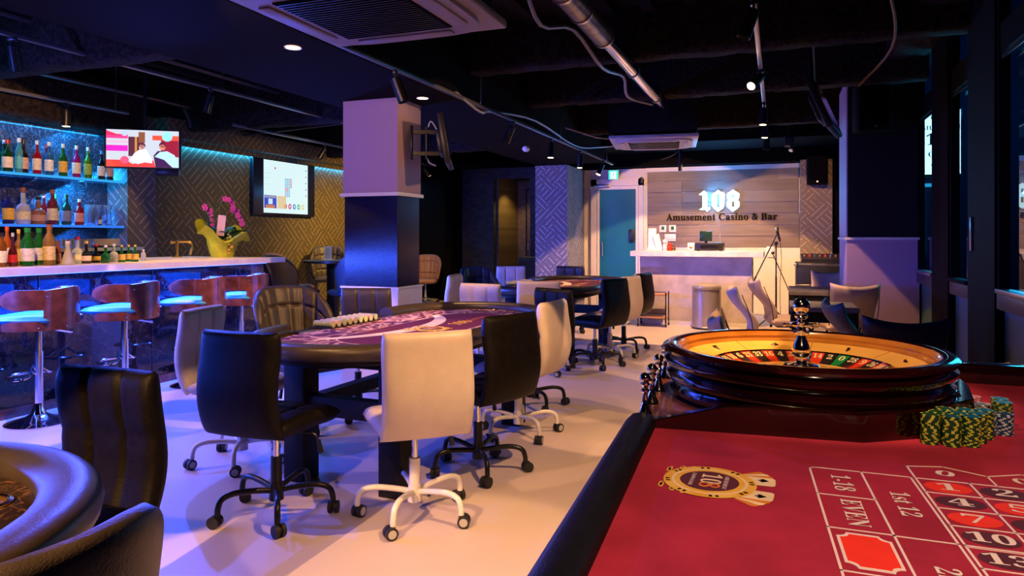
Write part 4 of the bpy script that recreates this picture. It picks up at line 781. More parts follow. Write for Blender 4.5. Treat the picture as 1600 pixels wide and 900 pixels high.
g = root('menu_stand', 'small lit acrylic menu stand on the tall black table', 'menu stand', (-5.95, 8.4, .971)); M().box(-.08, .08, -.04, .04, 0, .012).build('base', white_plastic, g, 0); M().box(-.06, .06, -.004, .004, .012, .19).build('panel', mat('acrylic_sheet', (.5, .7, .85), .1, trans=.6), g, 0)
M().box(-.06, -.053, -.006, .006, .012, .19).box(.053, .06, -.006, .006, .012, .19).box(-.06, .06, -.006, .006, .183, .19).build('frame', white_plastic, g, 0)
# ================================================================== POKER TABLES
def stad(L, Wd, n=28):
    """path of an oval: half length L along y, half width Wd; returns x,y,nx,ny"""
    P = []; s = L-Wd; k = 14
    for i in range(k): P.append((Wd, -s+2*s*i/k, 1, 0))
    for i in range(n): a = PI*i/n; P.append((Wd*math.cos(a), s+Wd*math.sin(a), math.cos(a), math.sin(a)))
    for i in range(k): P.append((-Wd, s-2*s*i/k, -1, 0))
    for i in range(n): a = PI+PI*i/n; P.append((Wd*math.cos(a), -s+Wd*math.sin(a), math.cos(a), math.sin(a)))
    return P
def ring_prof(o0, o1, z0, z1, n=14):
    c, h = (o0+o1)/2, (z0+z1)/2; return [(c+(o1-o0)/2*math.copysign(abs(math.cos(2*PI*i/n))**.8, math.cos(2*PI*i/n)), h+(z1-z0)/2*math.copysign(abs(math.sin(2*PI*i/n))**.8, math.sin(2*PI*i/n))) for i in range(n)]
bronze_track = mat('bronze_race_track', (.20, .11, .035), .3, c2=(.07, .035, .012), nscale=18, coat=.5)
logo_gold = mat('logo_gold_print', (.78, .40, .03), .6, c2=(.85, .52, .08), nscale=30); logo_orange = mat('logo_orange_print', (.85, .20, .03), .6, noise=.1)
def cards_logo(par, cx, cy, z, s, rz, nm='print'):
    """flat printed casino emblem: gold chip with 108, card fans and coin stacks"""
    rt = Matrix.Rotation(rz, 3, 'Z'); T = lambda x, y, dz=0: tuple(Vector((cx, cy, z+dz)) + rt @ Vector((x*s, y*s, 0)))
    def flat(nm2, poly, m, dz, th=.0003):
        n = len(poly); M().mesh([T(x, y, dz) for x, y in poly]+[T(x, y, dz+th) for x, y in poly], [tuple(range(n))[::-1], tuple(range(n, 2*n))]+[(i, (i+1)%n, n+(i+1)%n, n+i) for i in range(n)]).build(nm2, m, par, 0)
    ci = lambda r, n=40, ox=0, oy=0: [(ox+r*math.cos(2*PI*i/n), oy+r*math.sin(2*PI*i/n)) for i in range(n)]
    card = mat('printed_card', (.88, .68, .38), .6, noise=.1); rim_ = mat('printed_orange', (.70, .24, .02), .6, noise=.1)
    for sx in (-1, 1):
        for k in range(4):
            a = -sx*(.05+k*.22); c_, s_ = math.cos(a), math.sin(a); P = [(-.26, -.1), (.26, -.1), (.26, .72), (.20, .78), (-.20, .78), (-.26, .72)]
            flat('printed_card', [(sx*.42+x*c_-y*s_, .55+x*s_+y*c_) for x, y in P], card if k % 2 == 0 else rim_, .0002+.0002*(3-k))
        sp = [(sx*.50+x*.12, 1.08+y*.12) for x, y in ((0, 1), (.9, -.1), (.5, -.6), (.1, -.3), (.2, -.9), (-.2, -.9), (-.1, -.3), (-.5, -.6), (-.9, -.1))]; flat('printed_spade', sp, dark_void, .0012)
        for k in range(5): flat('printed_coins', [(sx*(.5+.07*k)-.13, -1.0+.13*k-.1*(k % 2)), (sx*(.5+.07*k)+.13, -1.0+.13*k-.1*(k % 2)), (sx*(.5+.07*k)+.13, -.92+.13*k-.1*(k % 2)), (sx*(.5+.07*k)-.13, -.92+.13*k-.1*(k % 2))], logo_gold, .0010)
    flat('printed_chip', ci(.98), logo_gold, .0014); flat('printed_chip_edge', ci(.80), card, .0018); flat('printed_chip_edge', ci(.74), logo_gold, .0021); flat('printed_chip_centre', ci(.62), mat('plum_print', (.10, .02, .03), .7), .0025)
    for k in range(8):
        for q in (-.09, .06): a = 2*PI*k/8+q+.2; flat('printed_mark', [(.84*math.cos(a), .84*math.sin(a)), (.93*math.cos(a), .93*math.sin(a)), (.93*math.cos(a+.07), .93*math.sin(a+.07)), (.84*math.cos(a+.07), .84*math.sin(a+.07))], dark_void, .0018)
    for txt, yy, sz, m in (('10', 0, .52, card), ('8', 0, .52, logo_orange), ('AMUSEMENT', .34, .11, felt_line), ('CASINO & BAR', -.36, .10, felt_line)):
        x = {'10': -.14, '8': .27}.get(txt, 0); text_obj('lettering', txt, sz*s*1.15, m, par, T(x, yy, .0030), (0, 0, rz), serif=True)
def make_poker(label, top=None, notch=True, detail=True, legs=True):
    g = root('poker_table', label, 'table', (0, 0, 0)); L, Wd = 1.20, .60; P = stad(L, Wd); lo = []
    opening = (-.55, .35) if notch else None
    if notch:
        i0 = [i for i, p in enumerate(P) if p[2] == -1 and opening[0] < p[1] < opening[1]]; P2 = P[i0[-1]+1:]+P[:i0[0]]
        M().sweep(P2, ring_prof(-.115, 0, .715, .80), False).build('padded_rail', MATS['near_rail_leather'], g, 60)
        M().sweep(P, ring_prof(-.10, -.015, .700, .748), True).build('rail_base', black_leather, g, 60)
    else: M().sweep(P, ring_prof(-.125, 0, .715, .80), True).build('padded_rail', MATS['near_rail_leather'], g, 60)
    M().prism([(p[0]-p[2]*.06, p[1]-p[3]*.06) for p in P], .69, .735).build('table_board', black_paint, g, 40)
    tr = [(p[0]-p[2]*.09, p[1]-p[3]*.09) for p in P]; M().prism(tr, .735, .748).build('race_track', top or bronze_track, g, 40)
    if not top:
        Q = [(p[0]-p[2]*.165, p[1]-p[3]*.165) for p in P]; M().prism(Q, .748, .7520).build('playing_felt', felt_scroll, g, 40)
        I = stad(.78, .25); fo = lambda x, y: (x+.03-.10*math.sin(min(1, abs(y)/.9))*0, y)
        M().prism([fo(p[0]+p[2]*.006+.06, p[1]+p[3]*.006) for p in I], .7520, .7523).build('felt_outline', felt_line, g, 40); M().prism([fo(p[0]+.06, p[1]) for p in I], .7523, .7526).build('felt_centre', felt_plum, g, 40)
        ar = []; n = 24
        for i in range(n+1): a = PI*(.22+.56*i/n)-PI/2; ar.append((-.62+.62*math.cos(a)*1.0, -.1+.80*math.sin(a)))
        for i in range(n, -1, -1): a = PI*(.22+.56*i/n)-PI/2; ar.append((-.62+.72*math.cos(a)*1.0, -.1+.82*math.sin(a)))
        M().prism(ar, .7526, .7529).build('printed_arc', felt_line, g, 40)
        if detail: cards_logo(g, .14, -.12, .753, .11, R(90)); 
        text_obj('lettering', '108', .13, logo_gold, g, (.16, .22, .7531), (0, 0, R(90))); text_obj('lettering', 'CASINO', .07, logo_orange, g, (.15, .48, .7531), (0, 0, R(90)))
        t = M().box(-.56, -.40, -.36, .16, .752, .757); t.build('chip_tray', black_plastic, g, 0)
        for r in range(9):
            y = -.32+r*.055; k = M(); k.cyl((-.55, y, .775), (-.415, y, .775), .02, n=14)
            k.build('chip_row', chip_row_m[r % 3], g, 40)
        dots = [(-.30, -.62, 0), (-.28, -.2, 1), (-.40, -.43, 2)]
    # cup holders along the track
    cups = [P[i] for i in ((3, 10, 19, 28, 37, 56, 65, 74, 82) if not top else (3, 10, 19, 24, 28, 33, 38, 44, 50, 56, 65, 74, 82))]
    for p in cups:
        o = .125 if not top else .21; rr = .036 if not top else .045
        M().lathe([(rr*.9, -.035), (rr*.88, .004), (rr, .006), (rr*1.15, .003), (rr*1.15, 0), (rr*.95, 0), (rr*.95, -.035)], 24, cap=False, c=(p[0]-p[2]*o, p[1]-p[3]*o, .749)).build('cup_holder', gold, g); M().lathe([(0, -.0), (rr*.9, .0006)], 20, (p[0]-p[2]*o, p[1]-p[3]*o, .7484)).build('cup_floor', dark_void if top is None else bronze_track, g)
    if legs:
        for sx in (-1, 1):
            for sy in (-1, 1): M().rbox((sx*.30, sy*.74, .345), (.13, .13, .69), .005).build('leg', black_paint, g)
        for sy in (-1, 1): M().box(-.235, .235, sy*.74-.035, sy*.74+.035, .36, .46).build('crossbar', black_paint, g, 0)
        for sx in (-1, 1): M().box(sx*.30-.035, sx*.30+.035, -.675, .675, .36, .43).build('crossbar', black_paint, g, 0)
        M().box(-.30, .30, -.75, .75, .62, .69).build('apron', black_paint, g, 0)
    return g
def chip_row_mat(nm, a, b):
    m = mat(nm, a, .5); nt = m.node_tree; bs = nt.nodes['Principled BSDF']; tc = nd(nt, 'ShaderNodeTexCoord'); sp = nd(nt, 'ShaderNodeSeparateXYZ'); nt.links.new(tc.outputs['Object'], sp.inputs[0])
    f = mathn(nt, 'FRACT', mathn(nt, 'MULTIPLY', sp.outputs[0], 150)); n = nd(nt, 'ShaderNodeTexNoise'); n.inputs['Scale'].default_value = 90; nt.links.new(tc.outputs['Object'], n.inputs['Vector'])
    t = mathn(nt, 'GREATER_THAN', mathn(nt, 'ADD', f, n.outputs['Fac']), 1.0); mix = nd(nt, 'ShaderNodeMix', data_type='RGBA'); nt.links.new(t, mix.inputs[0]); mix.inputs[6].default_value = (*a, 1); mix.inputs[7].default_value = (*b, 1); nt.links.new(mix.outputs[2], bs.inputs['Base Color']); return m
chip_row_m = [chip_row_mat('chip_row_green', (.03, .14, .06), (.6, .58, .3)), chip_row_mat('chip_row_red', (.3, .04, .05), (.65, .6, .5)), chip_row_mat('chip_row_black', (.02, .03, .03), (.5, .55, .4))]
mat('near_rail_leather', (.045, .034, .027), .34, bump=.10, bscale=220, noise=.15)
PT = make_poker('first poker table with plum scroll felt, nearest the square pillar'); PT.location = (-2.06, 3.87, .02); PT.rotation_euler[2] = R(-3)
P2_ = copy_tree(PT, (-2.30, 7.72, .02), -2, 'second poker table with plum scroll felt, in front of the reception'); PT['group'] = P2_['group'] = 'poker tables'
for o in (PT, P2_): o.location[2] = 0
P3 = make_poker('oval gaming table with dark marble top and thick leather rail in the near left corner', marble_mat('brown_marble_top', (.022, .012, .010), (.20, .10, .05), .06, 4), False); P3.location = (-1.69, .02, .0); P3.scale = (.96, 1, 1)

# ================================================================== ROULETTE TABLE
FZ = .82
rt = root('roulette_table', 'long roulette table with crimson felt and black padded rail in the foreground', 'table', (0, 0, 0))
M().prism([(-.31, -1.2), (1.9, -1.2), (1.9, 2.72), (-.31, 2.72)], .74, FZ-.004).build('table_board', gwood, rt, 0)
M().prism([(-.29, -1.15), (1.85, -1.15), (1.85, 2.69), (-.29, 2.69)], FZ-.004, FZ).build('playing_felt', felt_red, rt, 0)
# padded rail along the left edge (follows the measured 2.5 degree angle)
pts = [(-.252+.042*t/1.0*-1+0, 0) for t in (0,)]
pathl = [(-.232-.045*(y-.6)-.008, y, -1, 0) for y in [-1.2+3.02*i/24 for i in range(25)]]
M().sweep(pathl, [(-.004, FZ-.01), (-.006, FZ+.006), (.006, FZ+.022), (.03, FZ+.028), (.056, FZ+.022), (.074, FZ+.004), (.078, FZ-.03), (.072, FZ-.07), (.03, FZ-.08), (.0, FZ-.07)], False).build('padded_rail', black_leather, rt, 60)
M().box(.0, 1.7, -.9, 2.5, .10, .74).build('table_body', gwood, rt, 0)
for x, y in ((.1, 2.45), (1.6, 2.45), (.1, -.8), (1.6, -.8)): M().lathe([(.05, 0), (.06, .05), (.045, .1)], 20, (x, y, 0)).build('foot', gwood, rt)
M().rbox((.78, 2.735, .83), (2.24, .09, .10), .012, 3).build('far_rail', gwood, rt)
# wheel bay: upright wooden border + deck
path = [(-.335, 1.777), (-.115, 1.797), (.187, 1.823), (.304, 1.901), (.47, 2.10), (.50, 2.30), (.50, 2.69)]; tops = [.828, .886, .886, .886, .886, .886, .886]
vs_ = []; fs = []
for i, ((x, y), zt) in enumerate(zip(path, tops)):
    a = Vector(path[max(i-1, 0)]); b = Vector(path[min(i+1, len(path)-1)]); t = (b-a).normalized(); n_ = Vector((-t.y, t.x))*.028
    vs_ += [(x, y, .78), (x, y, zt-.003), (x+n_.x*.1, y+n_.y*.1, zt), (x+n_.x, y+n_.y, zt), (x+n_.x, y+n_.y, .78)]
for i in range(len(path)-1):
    for k in range(5): fs.append((i*5+k, (i+1)*5+k, (i+1)*5+(k+1)%5, i*5+(k+1)%5))
fs += [(0, 1, 2, 3, 4), tuple(30+k for k in (4, 3, 2, 1, 0))]; M().mesh(vs_, fs).build('wheel_border', gwood, rt, 30)
M().prism([(-.342, 1.80), (-.10, 1.82), (.19, 1.85), (.30, 1.93), (.46, 2.12), (.48, 2.69), (-.375, 2.69)], .815, .829).build('wheel_deck', redwood, rt, 0)
# printed layout
def LP(a, b): return (.062+a+.05*b, 1.595-b)
def line(a0, b0, a1, b1, wd=.004, nm='printed_line'):
    p, q = Vector(LP(a0, b0)), Vector(LP(a1, b1)); d = (q-p).normalized(); n_ = Vector((-d.y, d.x))*wd/2; e = d*wd/2
    M().prism([tuple(p-e-n_), tuple(q+e-n_), tuple(q+e+n_), tuple(p-e+n_)], FZ, FZ+.0006).build(nm, felt_line, rt, 0)
A1, A2, A3 = .097, .186, .1945; CW, RH = .0925, .0805
line(.012, 0, A2, 0); line(0, .012, 0, 1.4); line(0, .012, .004, .003); line(.004, .003, .012, 0); line(A1, 0, A1, 1.4); line(A2, 0, A2, 1.4)
for b in (.16, .32, .48, .64, .8, .96): line(0, b, A1, b)
for b in (.322, .644, .966): line(A1, b, A2, b)
for j in range(4): line(A3+j*CW, -.0 if j else -.075, A3+j*CW, 1.2)
for r in range(13): line(A3, r*RH, A3+3*CW, r*RH); 
for r in (4, 8, 12): line(A3, r*RH+.006, A3+3*CW, r*RH+.006, .002)
for q_ in (((A3, -.075), (A3+.07, -.095)), ((A3+.07, -.095), (A3+1.5*CW, -.058)), ((A3+1.5*CW, -.058), (A3+1.5*CW, 0)), ((A3+1.5*CW, -.058), (A3+3*CW-.07, -.095)), ((A3+3*CW-.07, -.095), (A3+3*CW, -.075)), ((A3+3*CW, -.075), (A3+3*CW, 0))): line(*q_[0], *q_[1])
def T_(txt, a, b, size, rot, sx, z=.0012): x, y = LP(a, b); text_obj('printed_number' if txt.isdigit() else 'lettering', txt, size, felt_line, rt, (x, y, FZ+z), (0, 0, R(rot)), sx=sx)
T_('1-18', .05, .085, .050, -88, .95); T_('EVEN', .05, .24, .050, -88, .95); T_('1st 12', .142, .165, .046, -88, 1.0); T_('2nd 12', .142, .49, .046, -88, 1.0); T_('0', A3+.062, -.045, .046, -15, 1.5); T_('00', A3+.21, -.045, .046, 5, 1.3)
T_('ODD', .05, .72, .05, -88, .95); T_('3rd 12', .142, .80, .046, -88, 1)
inkr = mat('printed_red', (.85, .030, .006), .8, noise=.05); inkb = mat('printed_dark', (.085, .012, .022), .8, noise=.1)
REDS = {1, 3, 5, 7, 9, 12, 14, 16, 18, 19, 21, 23, 25, 27, 30, 32, 34, 36}
for r in range(12):
    for c in range(3):
        n_ = r*3+c+1; x, y = LP(A3+(c+.5)*CW, (r+.5)*RH+.001)
        M().prism([(x+.0405*math.cos(2*PI*i/36), y+.030*math.sin(2*PI*i/36)) for i in range(36)], FZ, FZ+.0006).build('printed_oval', inkr if n_ in REDS else inkb, rt, 0); T_(str(n_), A3+(c+.5)*CW, (r+.5)*RH+.001, .055, 0, 1.35 if n_ < 10 else 1.15)
def diamond(a, b, m_):
    for k, mm, dz in ((1.0, felt_line, 0), (.88, m_, .0005)):
        P = []; hx, hy, q = .040*k, .066*k, .014*k+.002
        for sx, sy, st_ in ((1, 1, 0), (-1, 1, 1), (-1, -1, 2), (1, -1, 3)):
            arc = [(sx*hx-sx*q*math.cos(t_*PI/8)*1.0, sy*hy-sy*q*math.sin(t_*PI/8)*1.0) for t_ in range(5)]
            arc = [(sx*(hx-q*math.sin(t_*PI/8)), sy*(hy-q*math.cos(t_*PI/8))) for t_ in range(5)]
            P += arc if sx*sy > 0 else arc[::-1]
        x, y = LP(a, b); M().prism([(x+u-.05*v, y+v) for u, v in P], FZ+dz, FZ+dz+.0006).build('printed_diamond', mm, rt, 0)
diamond(A1/2, .40, inkr); diamond(A1/2, .56, inkb)
cards_logo(rt, -.125, 1.425, FZ, .090, R(-92))
# chips
chm = {'g': (mat('chip_green', (.006, .045, .018), .45), mat('chip_yellow', (.50, .50, .05), .5)), 'b': (mat('chip_blue', (.005, .045, .14), .45), mat('chip_pale', (.55, .5, .45), .5)), 'p': (mat('chip_pink', (.55, .12, .16), .45), mat('chip_pale', (.5, .5, .5), .5)), 'd': (mat('chip_dark', (.02, .06, .025), .45), mat('chip_olive', (.35, .35, .08), .5)), 'k': (mat('chip_grey', (.10, .08, .07), .5), mat('chip_pale', (.5, .5, .5), .5))}
def chip_proto(k):
    m_ = M(); n = 18; r = .0197
    for i in range(n):
        a, b = 2*PI*i/n, 2*PI*(i+1)/n; m_.cur = 1 if i % 3 == 0 else 0; ca, sa, cb_, sb_ = math.cos(a), math.sin(a), math.cos(b), math.sin(b)
        m_.mesh([(r*ca, r*sa, 0), (r*cb_, r*sb_, 0), (r*cb_, r*sb_, .0032), (r*ca, r*sa, .0032), (r*.74*ca, r*.74*sa, .0032), (r*.74*cb_, r*.74*sb_, .0032)], [(0, 1, 2, 3), (3, 2, 5, 4)])
    m_.cur = 0; m_.mesh([(r*.74*math.cos(2*PI*i/n), r*.74*math.sin(2*PI*i/n), .0032) for i in range(n)], [tuple(range(n))]); return m_
CH = {}
def stack(x, y, k, n, label, group):
    rr = random.Random(int(x*1000)+int(y*777))
    for i in range(n):
        if k not in CH: CH[k] = chip_proto(k).build('poker_chip', list(chm[k]), None, 0); o = CH[k]
        else: o = CH[k].copy(); col.objects.link(o)
        o.location = (x-.018+rr.uniform(-.0007, .0007), y+rr.uniform(-.0007, .0007), FZ+.0006+i*.0034); o.rotation_euler[2] = rr.uniform(0, 6); tag(o, label, 'poker chip', group)
for i, (x, y) in enumerate(((.350, 1.875), (.392, 1.872), (.434, 1.885), (.372, 1.911), (.414, 1.915), (.456, 1.925), (.394, 1.95), (.436, 1.955), (.478, 1.965))): stack(x, y, 'g', 20, 'green poker chip with yellow edge marks in the block of stacks beside the wheel', 'green chip stacks')
for x, y in ((.452, 2.0), (.494, 2.006), (.532, 2.02)): stack(x, y, 'b', 15, 'blue poker chip in the low stacks behind the green ones', 'blue chip stacks')
for x, y in ((.545, 2.075), (.548, 2.118)): stack(x, y, 'd', 20, 'dark green poker chip in the tall stacks at the outer edge of the chips', 'dark green chip stacks')
for x, y, k, n in ((.503, 2.08, 'k', 13), (.518, 2.165, 'k', 12)): stack(x, y, k, n, 'grey poker chip in the stacks behind the blue ones', 'grey chip stacks')
for x, y, n in ((.535, 2.22, 9), (.53, 2.30, 10)): stack(x, y, 'p', n, 'pink poker chip in the stacks farthest back beside the wheel', 'pink chip stacks')
# win markers
mk = root('win_marker', 'polished pawn-shaped win marker nearest the padded rail', 'marker', (-.325, 1.85, .829), 0, 'win markers on the wheel deck')
pawn = [(.019, 0), (.020, .004), (.0175, .010), (.012, .022), (.008, .040), (.0068, .056), (.0075, .062), (.011, .066), (.011, .070), (.0075, .074), (.0085, .079), (.0125, .084), (.0125, .087), (.008, .090)]
M().lathe(pawn, 28).build('body', chrome, mk); M().sphere((0, 0, .101), .0145, 20, 14).build('ball_top', chrome, mk)
for x, y, t in ((-.330, 1.99, 'second polished win marker from the padded rail'), (-.338, 2.16, 'third polished win marker from the padded rail'), (-.350, 2.37, 'polished win marker farthest from the viewer, close to the wheel')): copy_tree(mk, (x, y, .829), 0, t, 'win markers on the wheel deck')
g = root('dolly_marker', 'dark brass-edged marker standing on the felt right of the chips', 'marker', (.636, 2.03, FZ)); M().lathe([(.034, 0), (.036, .004), (.034, .008)], 28).build('base_rim', gold, g); M().lathe([(.032, .008), (.028, .02), (.012, .04), (.008, .07)], 28).sphere((0, 0, .078), .014).build('body', black_plastic, g)
# ---- wheel
wc = (.065, 2.24); wh = root('casino_roulette', 'roulette wheel with gloss dark bowl, golden wood track and chrome turret', 'roulette wheel', (*wc, .829))
M().lathe([(.31, .0), (.357, .005), (.377, .016), (.380, .027), (.367, .036), (.364, .041), (.378, .048), (.388, .059), (.388, .070), (.374, .079), (.370, .084), (.382, .090), (.393, .100), (.395, .111), (.386, .119), (.380, .123), (.390, .128), (.399, .135), (.399, .142), (.390, .148), (.372, .151), (.358, .150), (.353, .145)], 96, cap=False).build('bowl', gwood, wh, 50)
tw = mat('amber_track_wood', (.42, .15, .02), .22, noise=.25, nscale=10, coat=.8); sw = mat('golden_stator_wood', (.80, .42, .08), .3, noise=.12, nscale=6, coat=.5)
M().lathe([(.354, .147), (.350, .139), (.342, .134), (.344, .127), (.336, .121), (.326, .117)], 96, cap=False).build('ball_track', tw, wh, 50); M().lathe([(.326, .117), (.275, .103), (.252, .097)], 96, cap=False).build('stator', sw, wh, 60)
zs = lambda r: .097+(r-.252)*.27
for k in range(8):
    a = 2*PI*k/8+.26; c, s = math.cos(a), math.sin(a); m_ = M(); L, wd = (.017, .006) if k % 2 else (.006, .015); R0 = .292
    px, py = R0*c, R0*s; rad = Vector((c, s)); tg = Vector((-s, c)); P = [Vector((px, py))+rad*L, Vector((px, py))+tg*wd, Vector((px, py))-rad*L, Vector((px, py))-tg*wd]
    m_.mesh([(q.x, q.y, zs(q.length)+.001) for q in P]+[(px, py, zs(R0)+.009)], [(0, 1, 4), (1, 2, 4), (2, 3, 4), (3, 0, 4), (3, 2, 1, 0)]); m_.build('deflector', mat('dark_bronze', (.08, .05, .03), .25, .8), wh, 0)
    a2 = a+.39; c, s = math.cos(a2), math.sin(a2); M().tube([(.324*c, .324*s, zs(.324)+.0005), (.262*c, .262*s, zs(.262)+.0005)], .0009, 5, sub=1).build('stator_seam', tw, wh, 0)
M().lathe([(.252, .097), (.252, .100), (.248, .1005), (.246, .096)], 96, cap=False).build('ring_edge', chrome, wh)
SEQ = ['0','28','9','26','30','11','7','20','32','17','5','22','34','15','3','24','36','13','1','00','27','10','25','29','12','8','19','31','18','6','21','33','16','4','23','35','14','2']
pk = {'r': mat('pocket_red', (.62, .035, .01), .35), 'k': mat('pocket_black', (.02, .012, .01), .35), 'g': mat('pocket_green', (.01, .20, .04), .35)}; pnum = mat('number_cream', (.85, .68, .32), .4)
off = R(90-33); r0, r1, r2 = .246, .206, .170; z0, z1, z2 = .0965, .079, .068
for k, t in enumerate(SEQ):
    a = off-2*PI*k/38; h = PI/38*.97; kind = 'g' if t in ('0', '00') else ('r' if int(t) in REDS else 'k')
    m_ = M(); q = 5; V = []
    for i in range(q): b = a-h+2*h*i/(q-1); V += [(r0*math.cos(b), r0*math.sin(b), z0), (r1*math.cos(b), r1*math.sin(b), z1), (r2*math.cos(b), r2*math.sin(b), z2)]
    F_ = []
    for i in range(q-1): F_ += [(i*3, (i+1)*3, (i+1)*3+1, i*3+1), (i*3+1, (i+1)*3+1, (i+1)*3+2, i*3+2)]
    o = m_.mesh(V, F_).build('pocket', pk[kind], wh, 0)
    b = a-PI/38; M().tube([(r0*math.cos(b), r0*math.sin(b), z0+.001), (r1*math.cos(b), r1*math.sin(b), z1+.002), (r2*math.cos(b), r2*math.sin(b), z2+.006)], .0010, 5, sub=1).build('pocket_divider', chrome, wh, 0)
    rm = .2255; me = text_mesh(t, .036, 0, .95 if len(t) == 1 else .72); me.materials.clear(); me.materials.append(pnum); n_ = bpy.data.objects.new('pocket_number', me); col.objects.link(n_); n_.parent = o
    n_.location = (rm*math.cos(a), rm*math.sin(a), (z0+z1)/2+.0012); n_.rotation_euler = (Matrix.Rotation(a-PI/2, 3, 'Z') @ Matrix.Rotation(math.atan((z0-z1)/(r0-r1)), 3, 'X')).to_euler()
M().lathe([(.171, .070), (.168, .074), (.165, .073), (.10, .081), (.055, .087), (.045, .087)], 72, cap=False).build('cone', sw, wh, 50)
TZ = lambda z: .087+(z-.082)*1.07
TP = [(.050, .082), (.052, .086), (.046, .092), (.018, .095), (.0165, .10), (.021, .104), (.021, .108), (.016, .111), (.023, .115), (.026, .119), (.022, .123), (.026, .127), (.027, .131), (.021, .146), (.014, .163), (.0125, .170), (.022, .174), (.0245, .178), (.015, .184), (.013, .19), (.029, .196), (.032, .2), (.024, .204), (.012, .208), (.010, .214), (.016, .218), (.019, .223), (.015, .228), (.009, .232)]
M().lathe([(r, TZ(z)) for r, z in TP], 40).sphere((0, 0, TZ(.251)), .0245, 28, 18).build('turret', chrome, wh, 40)
for k in range(4): a = PI/2*k+.5; M().cyl((.01*math.cos(a), .01*math.sin(a), TZ(.2)), (.050*math.cos(a), .050*math.sin(a), TZ(.2)), .003).sphere((.052*math.cos(a), .052*math.sin(a), TZ(.2)), .006, 12, 8).build('turret_arm', chrome, wh)

# ================================================================== RECEPTION
rc_ = root('reception_counter', 'white stone-faced reception counter under the glowing number sign', 'counter', (-1.14, 10.9, 0))
M().rbox((0, 0, .505), (1.60, .6, 1.01), .004, 1).build('body', counter_face, rc_); M().rbox((.02, -.07, 1.05), (1.88, .76, .08), .004, 1).build('countertop', stone_top, rc_); M().box(-.79, .79, -.305, -.30, 0, .06).build('plinth', white_plastic, rc_, 0)
bs_ = mat('bin_steel', (.50, .45, .40), .3, .55, noise=.08, nscale=5); g = root('waste_bin', 'round brushed steel bin with domed lid before the reception counter', 'bin', (-.945, 10.33, 0)); M().lathe([(.205, 0), (.205, .03), (.20, .035), (.20, .56), (.207, .565), (.207, .585)], 40).build('drum', bs_, g); M().lathe([(.207, .585), (.20, .61), (.14, .645), (0, .66)], 40).build('lid', bs_, g); M().lathe([(.208, .0), (.208, .025), (.2, .03)], 40).build('base_band', black_plastic, g)
g = root('side_trolley', 'small wooden two-shelf trolley on casters beside the reception counter', 'trolley', (-1.70, 10.36, 0))
for z in (.13, .46): M().rbox((0, 0, z), (.40, .28, .02), .004).build('shelf', mat('orange_wood', (.40, .20, .08), .4, noise=.2), g)
for x in (-.2, .2):
    for y in (-.14, .14): p = M().rbox((x, y, .28), (.016, .016, .44), .003, 1).build('post', black_metal, g); M().cyl((x-.01, y, .025), (x+.01, y, .025), .025).cyl((x, y, .03), (x, y, .07), .006).build('caster', rubber, p)
for z in (.19, .5): M().box(-.2, .2, -.145, -.135, z, z+.01).build('guard_rail', black_metal, g, 0)
g = root('cash_register', 'black cash register with a raised screen on the reception counter', 'cash register', (-.94, 10.82, 1.09)); M().rbox((0, 0, .065), (.40, .36, .11), .006).build('drawer_box', black_plastic, g); M().box(-.12, .12, -.183, -.18, .04, .09).build('drawer_front', black_metal, g, 0)
M().rbox((-.06, .02, .22), (.18, .05, .15), .008, 2).build('display', mat('dark_display', (.01, .03, .03), .1, coat=1), g); M().rbox((.10, 0, .125), (.14, .14, .015), .004).build('keypad', mat('keypad_teal', (.05, .12, .11), .4), g); M().cyl((-.06, .02, .11), (-.06, .02, .16), .02).build('display_stem', black_metal, g)
for x in (-.16, .16): M().cyl((x, -.12, 0), (x, -.12, .012), .02).build('foot', rubber, g)
g = root('white_tin', 'square white tin with coloured dots next to the cash register', 'tin', (-1.205, 10.78, 1.09)); M().rbox((0, 0, .06), (.10, .10, .12), .006).build('body', white_plastic, g); [M().cyl((x, -.051, z), (x, -.054, z), .012).build('dot', m_, g) for x, z, m_ in ((-.015, .06, logo_orange), (.015, .06, logo_gold), (.0, .045, inkr))]
g = root('card_display', 'tall white leaflet stand at the door end of the reception counter', 'leaflet stand', (-1.80, 10.85, 1.09)); M().rbox((0, 0, .17), (.12, .02, .34), .004, 1, Matrix.Rotation(R(-8), 4, 'X')).build('tall_card', white_plastic, g); M().rbox((.09, -.03, .12), (.10, .01, .26), .003, 1, Matrix.Rotation(R(-14), 4, 'Y')).build('leaning_card', white_plastic, g); M().rbox((0, 0, .008), (.16, .1, .016), .004).build('base', white_plastic, g)
for x, h, m_, t in ((-1.60, .17, white_plastic, 'white beckoning figurine beside the leaflet stand'), (-1.53, .12, inkr, 'small red figurine on the reception counter'), (-1.47, .08, gold, 'tiny gold figurine on the reception counter')):
    g = root('figurine', t, 'figurine', (x, 10.8, 1.09)); M().lathe([(.03, 0), (.036, h*.2), (.03, h*.5), (.018, h*.65)], 16).build('body', m_, g); M().sphere((0, 0, h*.8), h*.2, 14, 10).build('head', m_, g); M().cyl((.025, -.01, h*.4), (.04, -.01, h*.85), .008).build('arm', m_, g)
for x, t in ((-1.865, 'left of the two white thermostats on the planked wall'), (-1.70, 'right of the two white thermostats on the planked wall')): g = root('thermostat', t, 'thermostat', (x, 12.37, 1.44)); M().rbox((0, 0, 0), (.12, .02, .125), .005).build('housing', white_plastic, g); M().box(-.025, .025, -.012, -.0105, -.02, .04).build('display', mat('thermo_display', (.03, .10, .03), .3), g, 0)
g = root('switch_plate', 'white double switch plate below the thermostats', 'light switch', (-1.74, 12.37, 1.285)); M().rbox((0, 0, 0), (.19, .018, .125), .005).build('plate', white_plastic, g); [M().rbox((x, -.012, 0), (.045, .01, .07), .003, 1).build('rocker', white_plastic, g) for x in (-.05, .0, .05)]
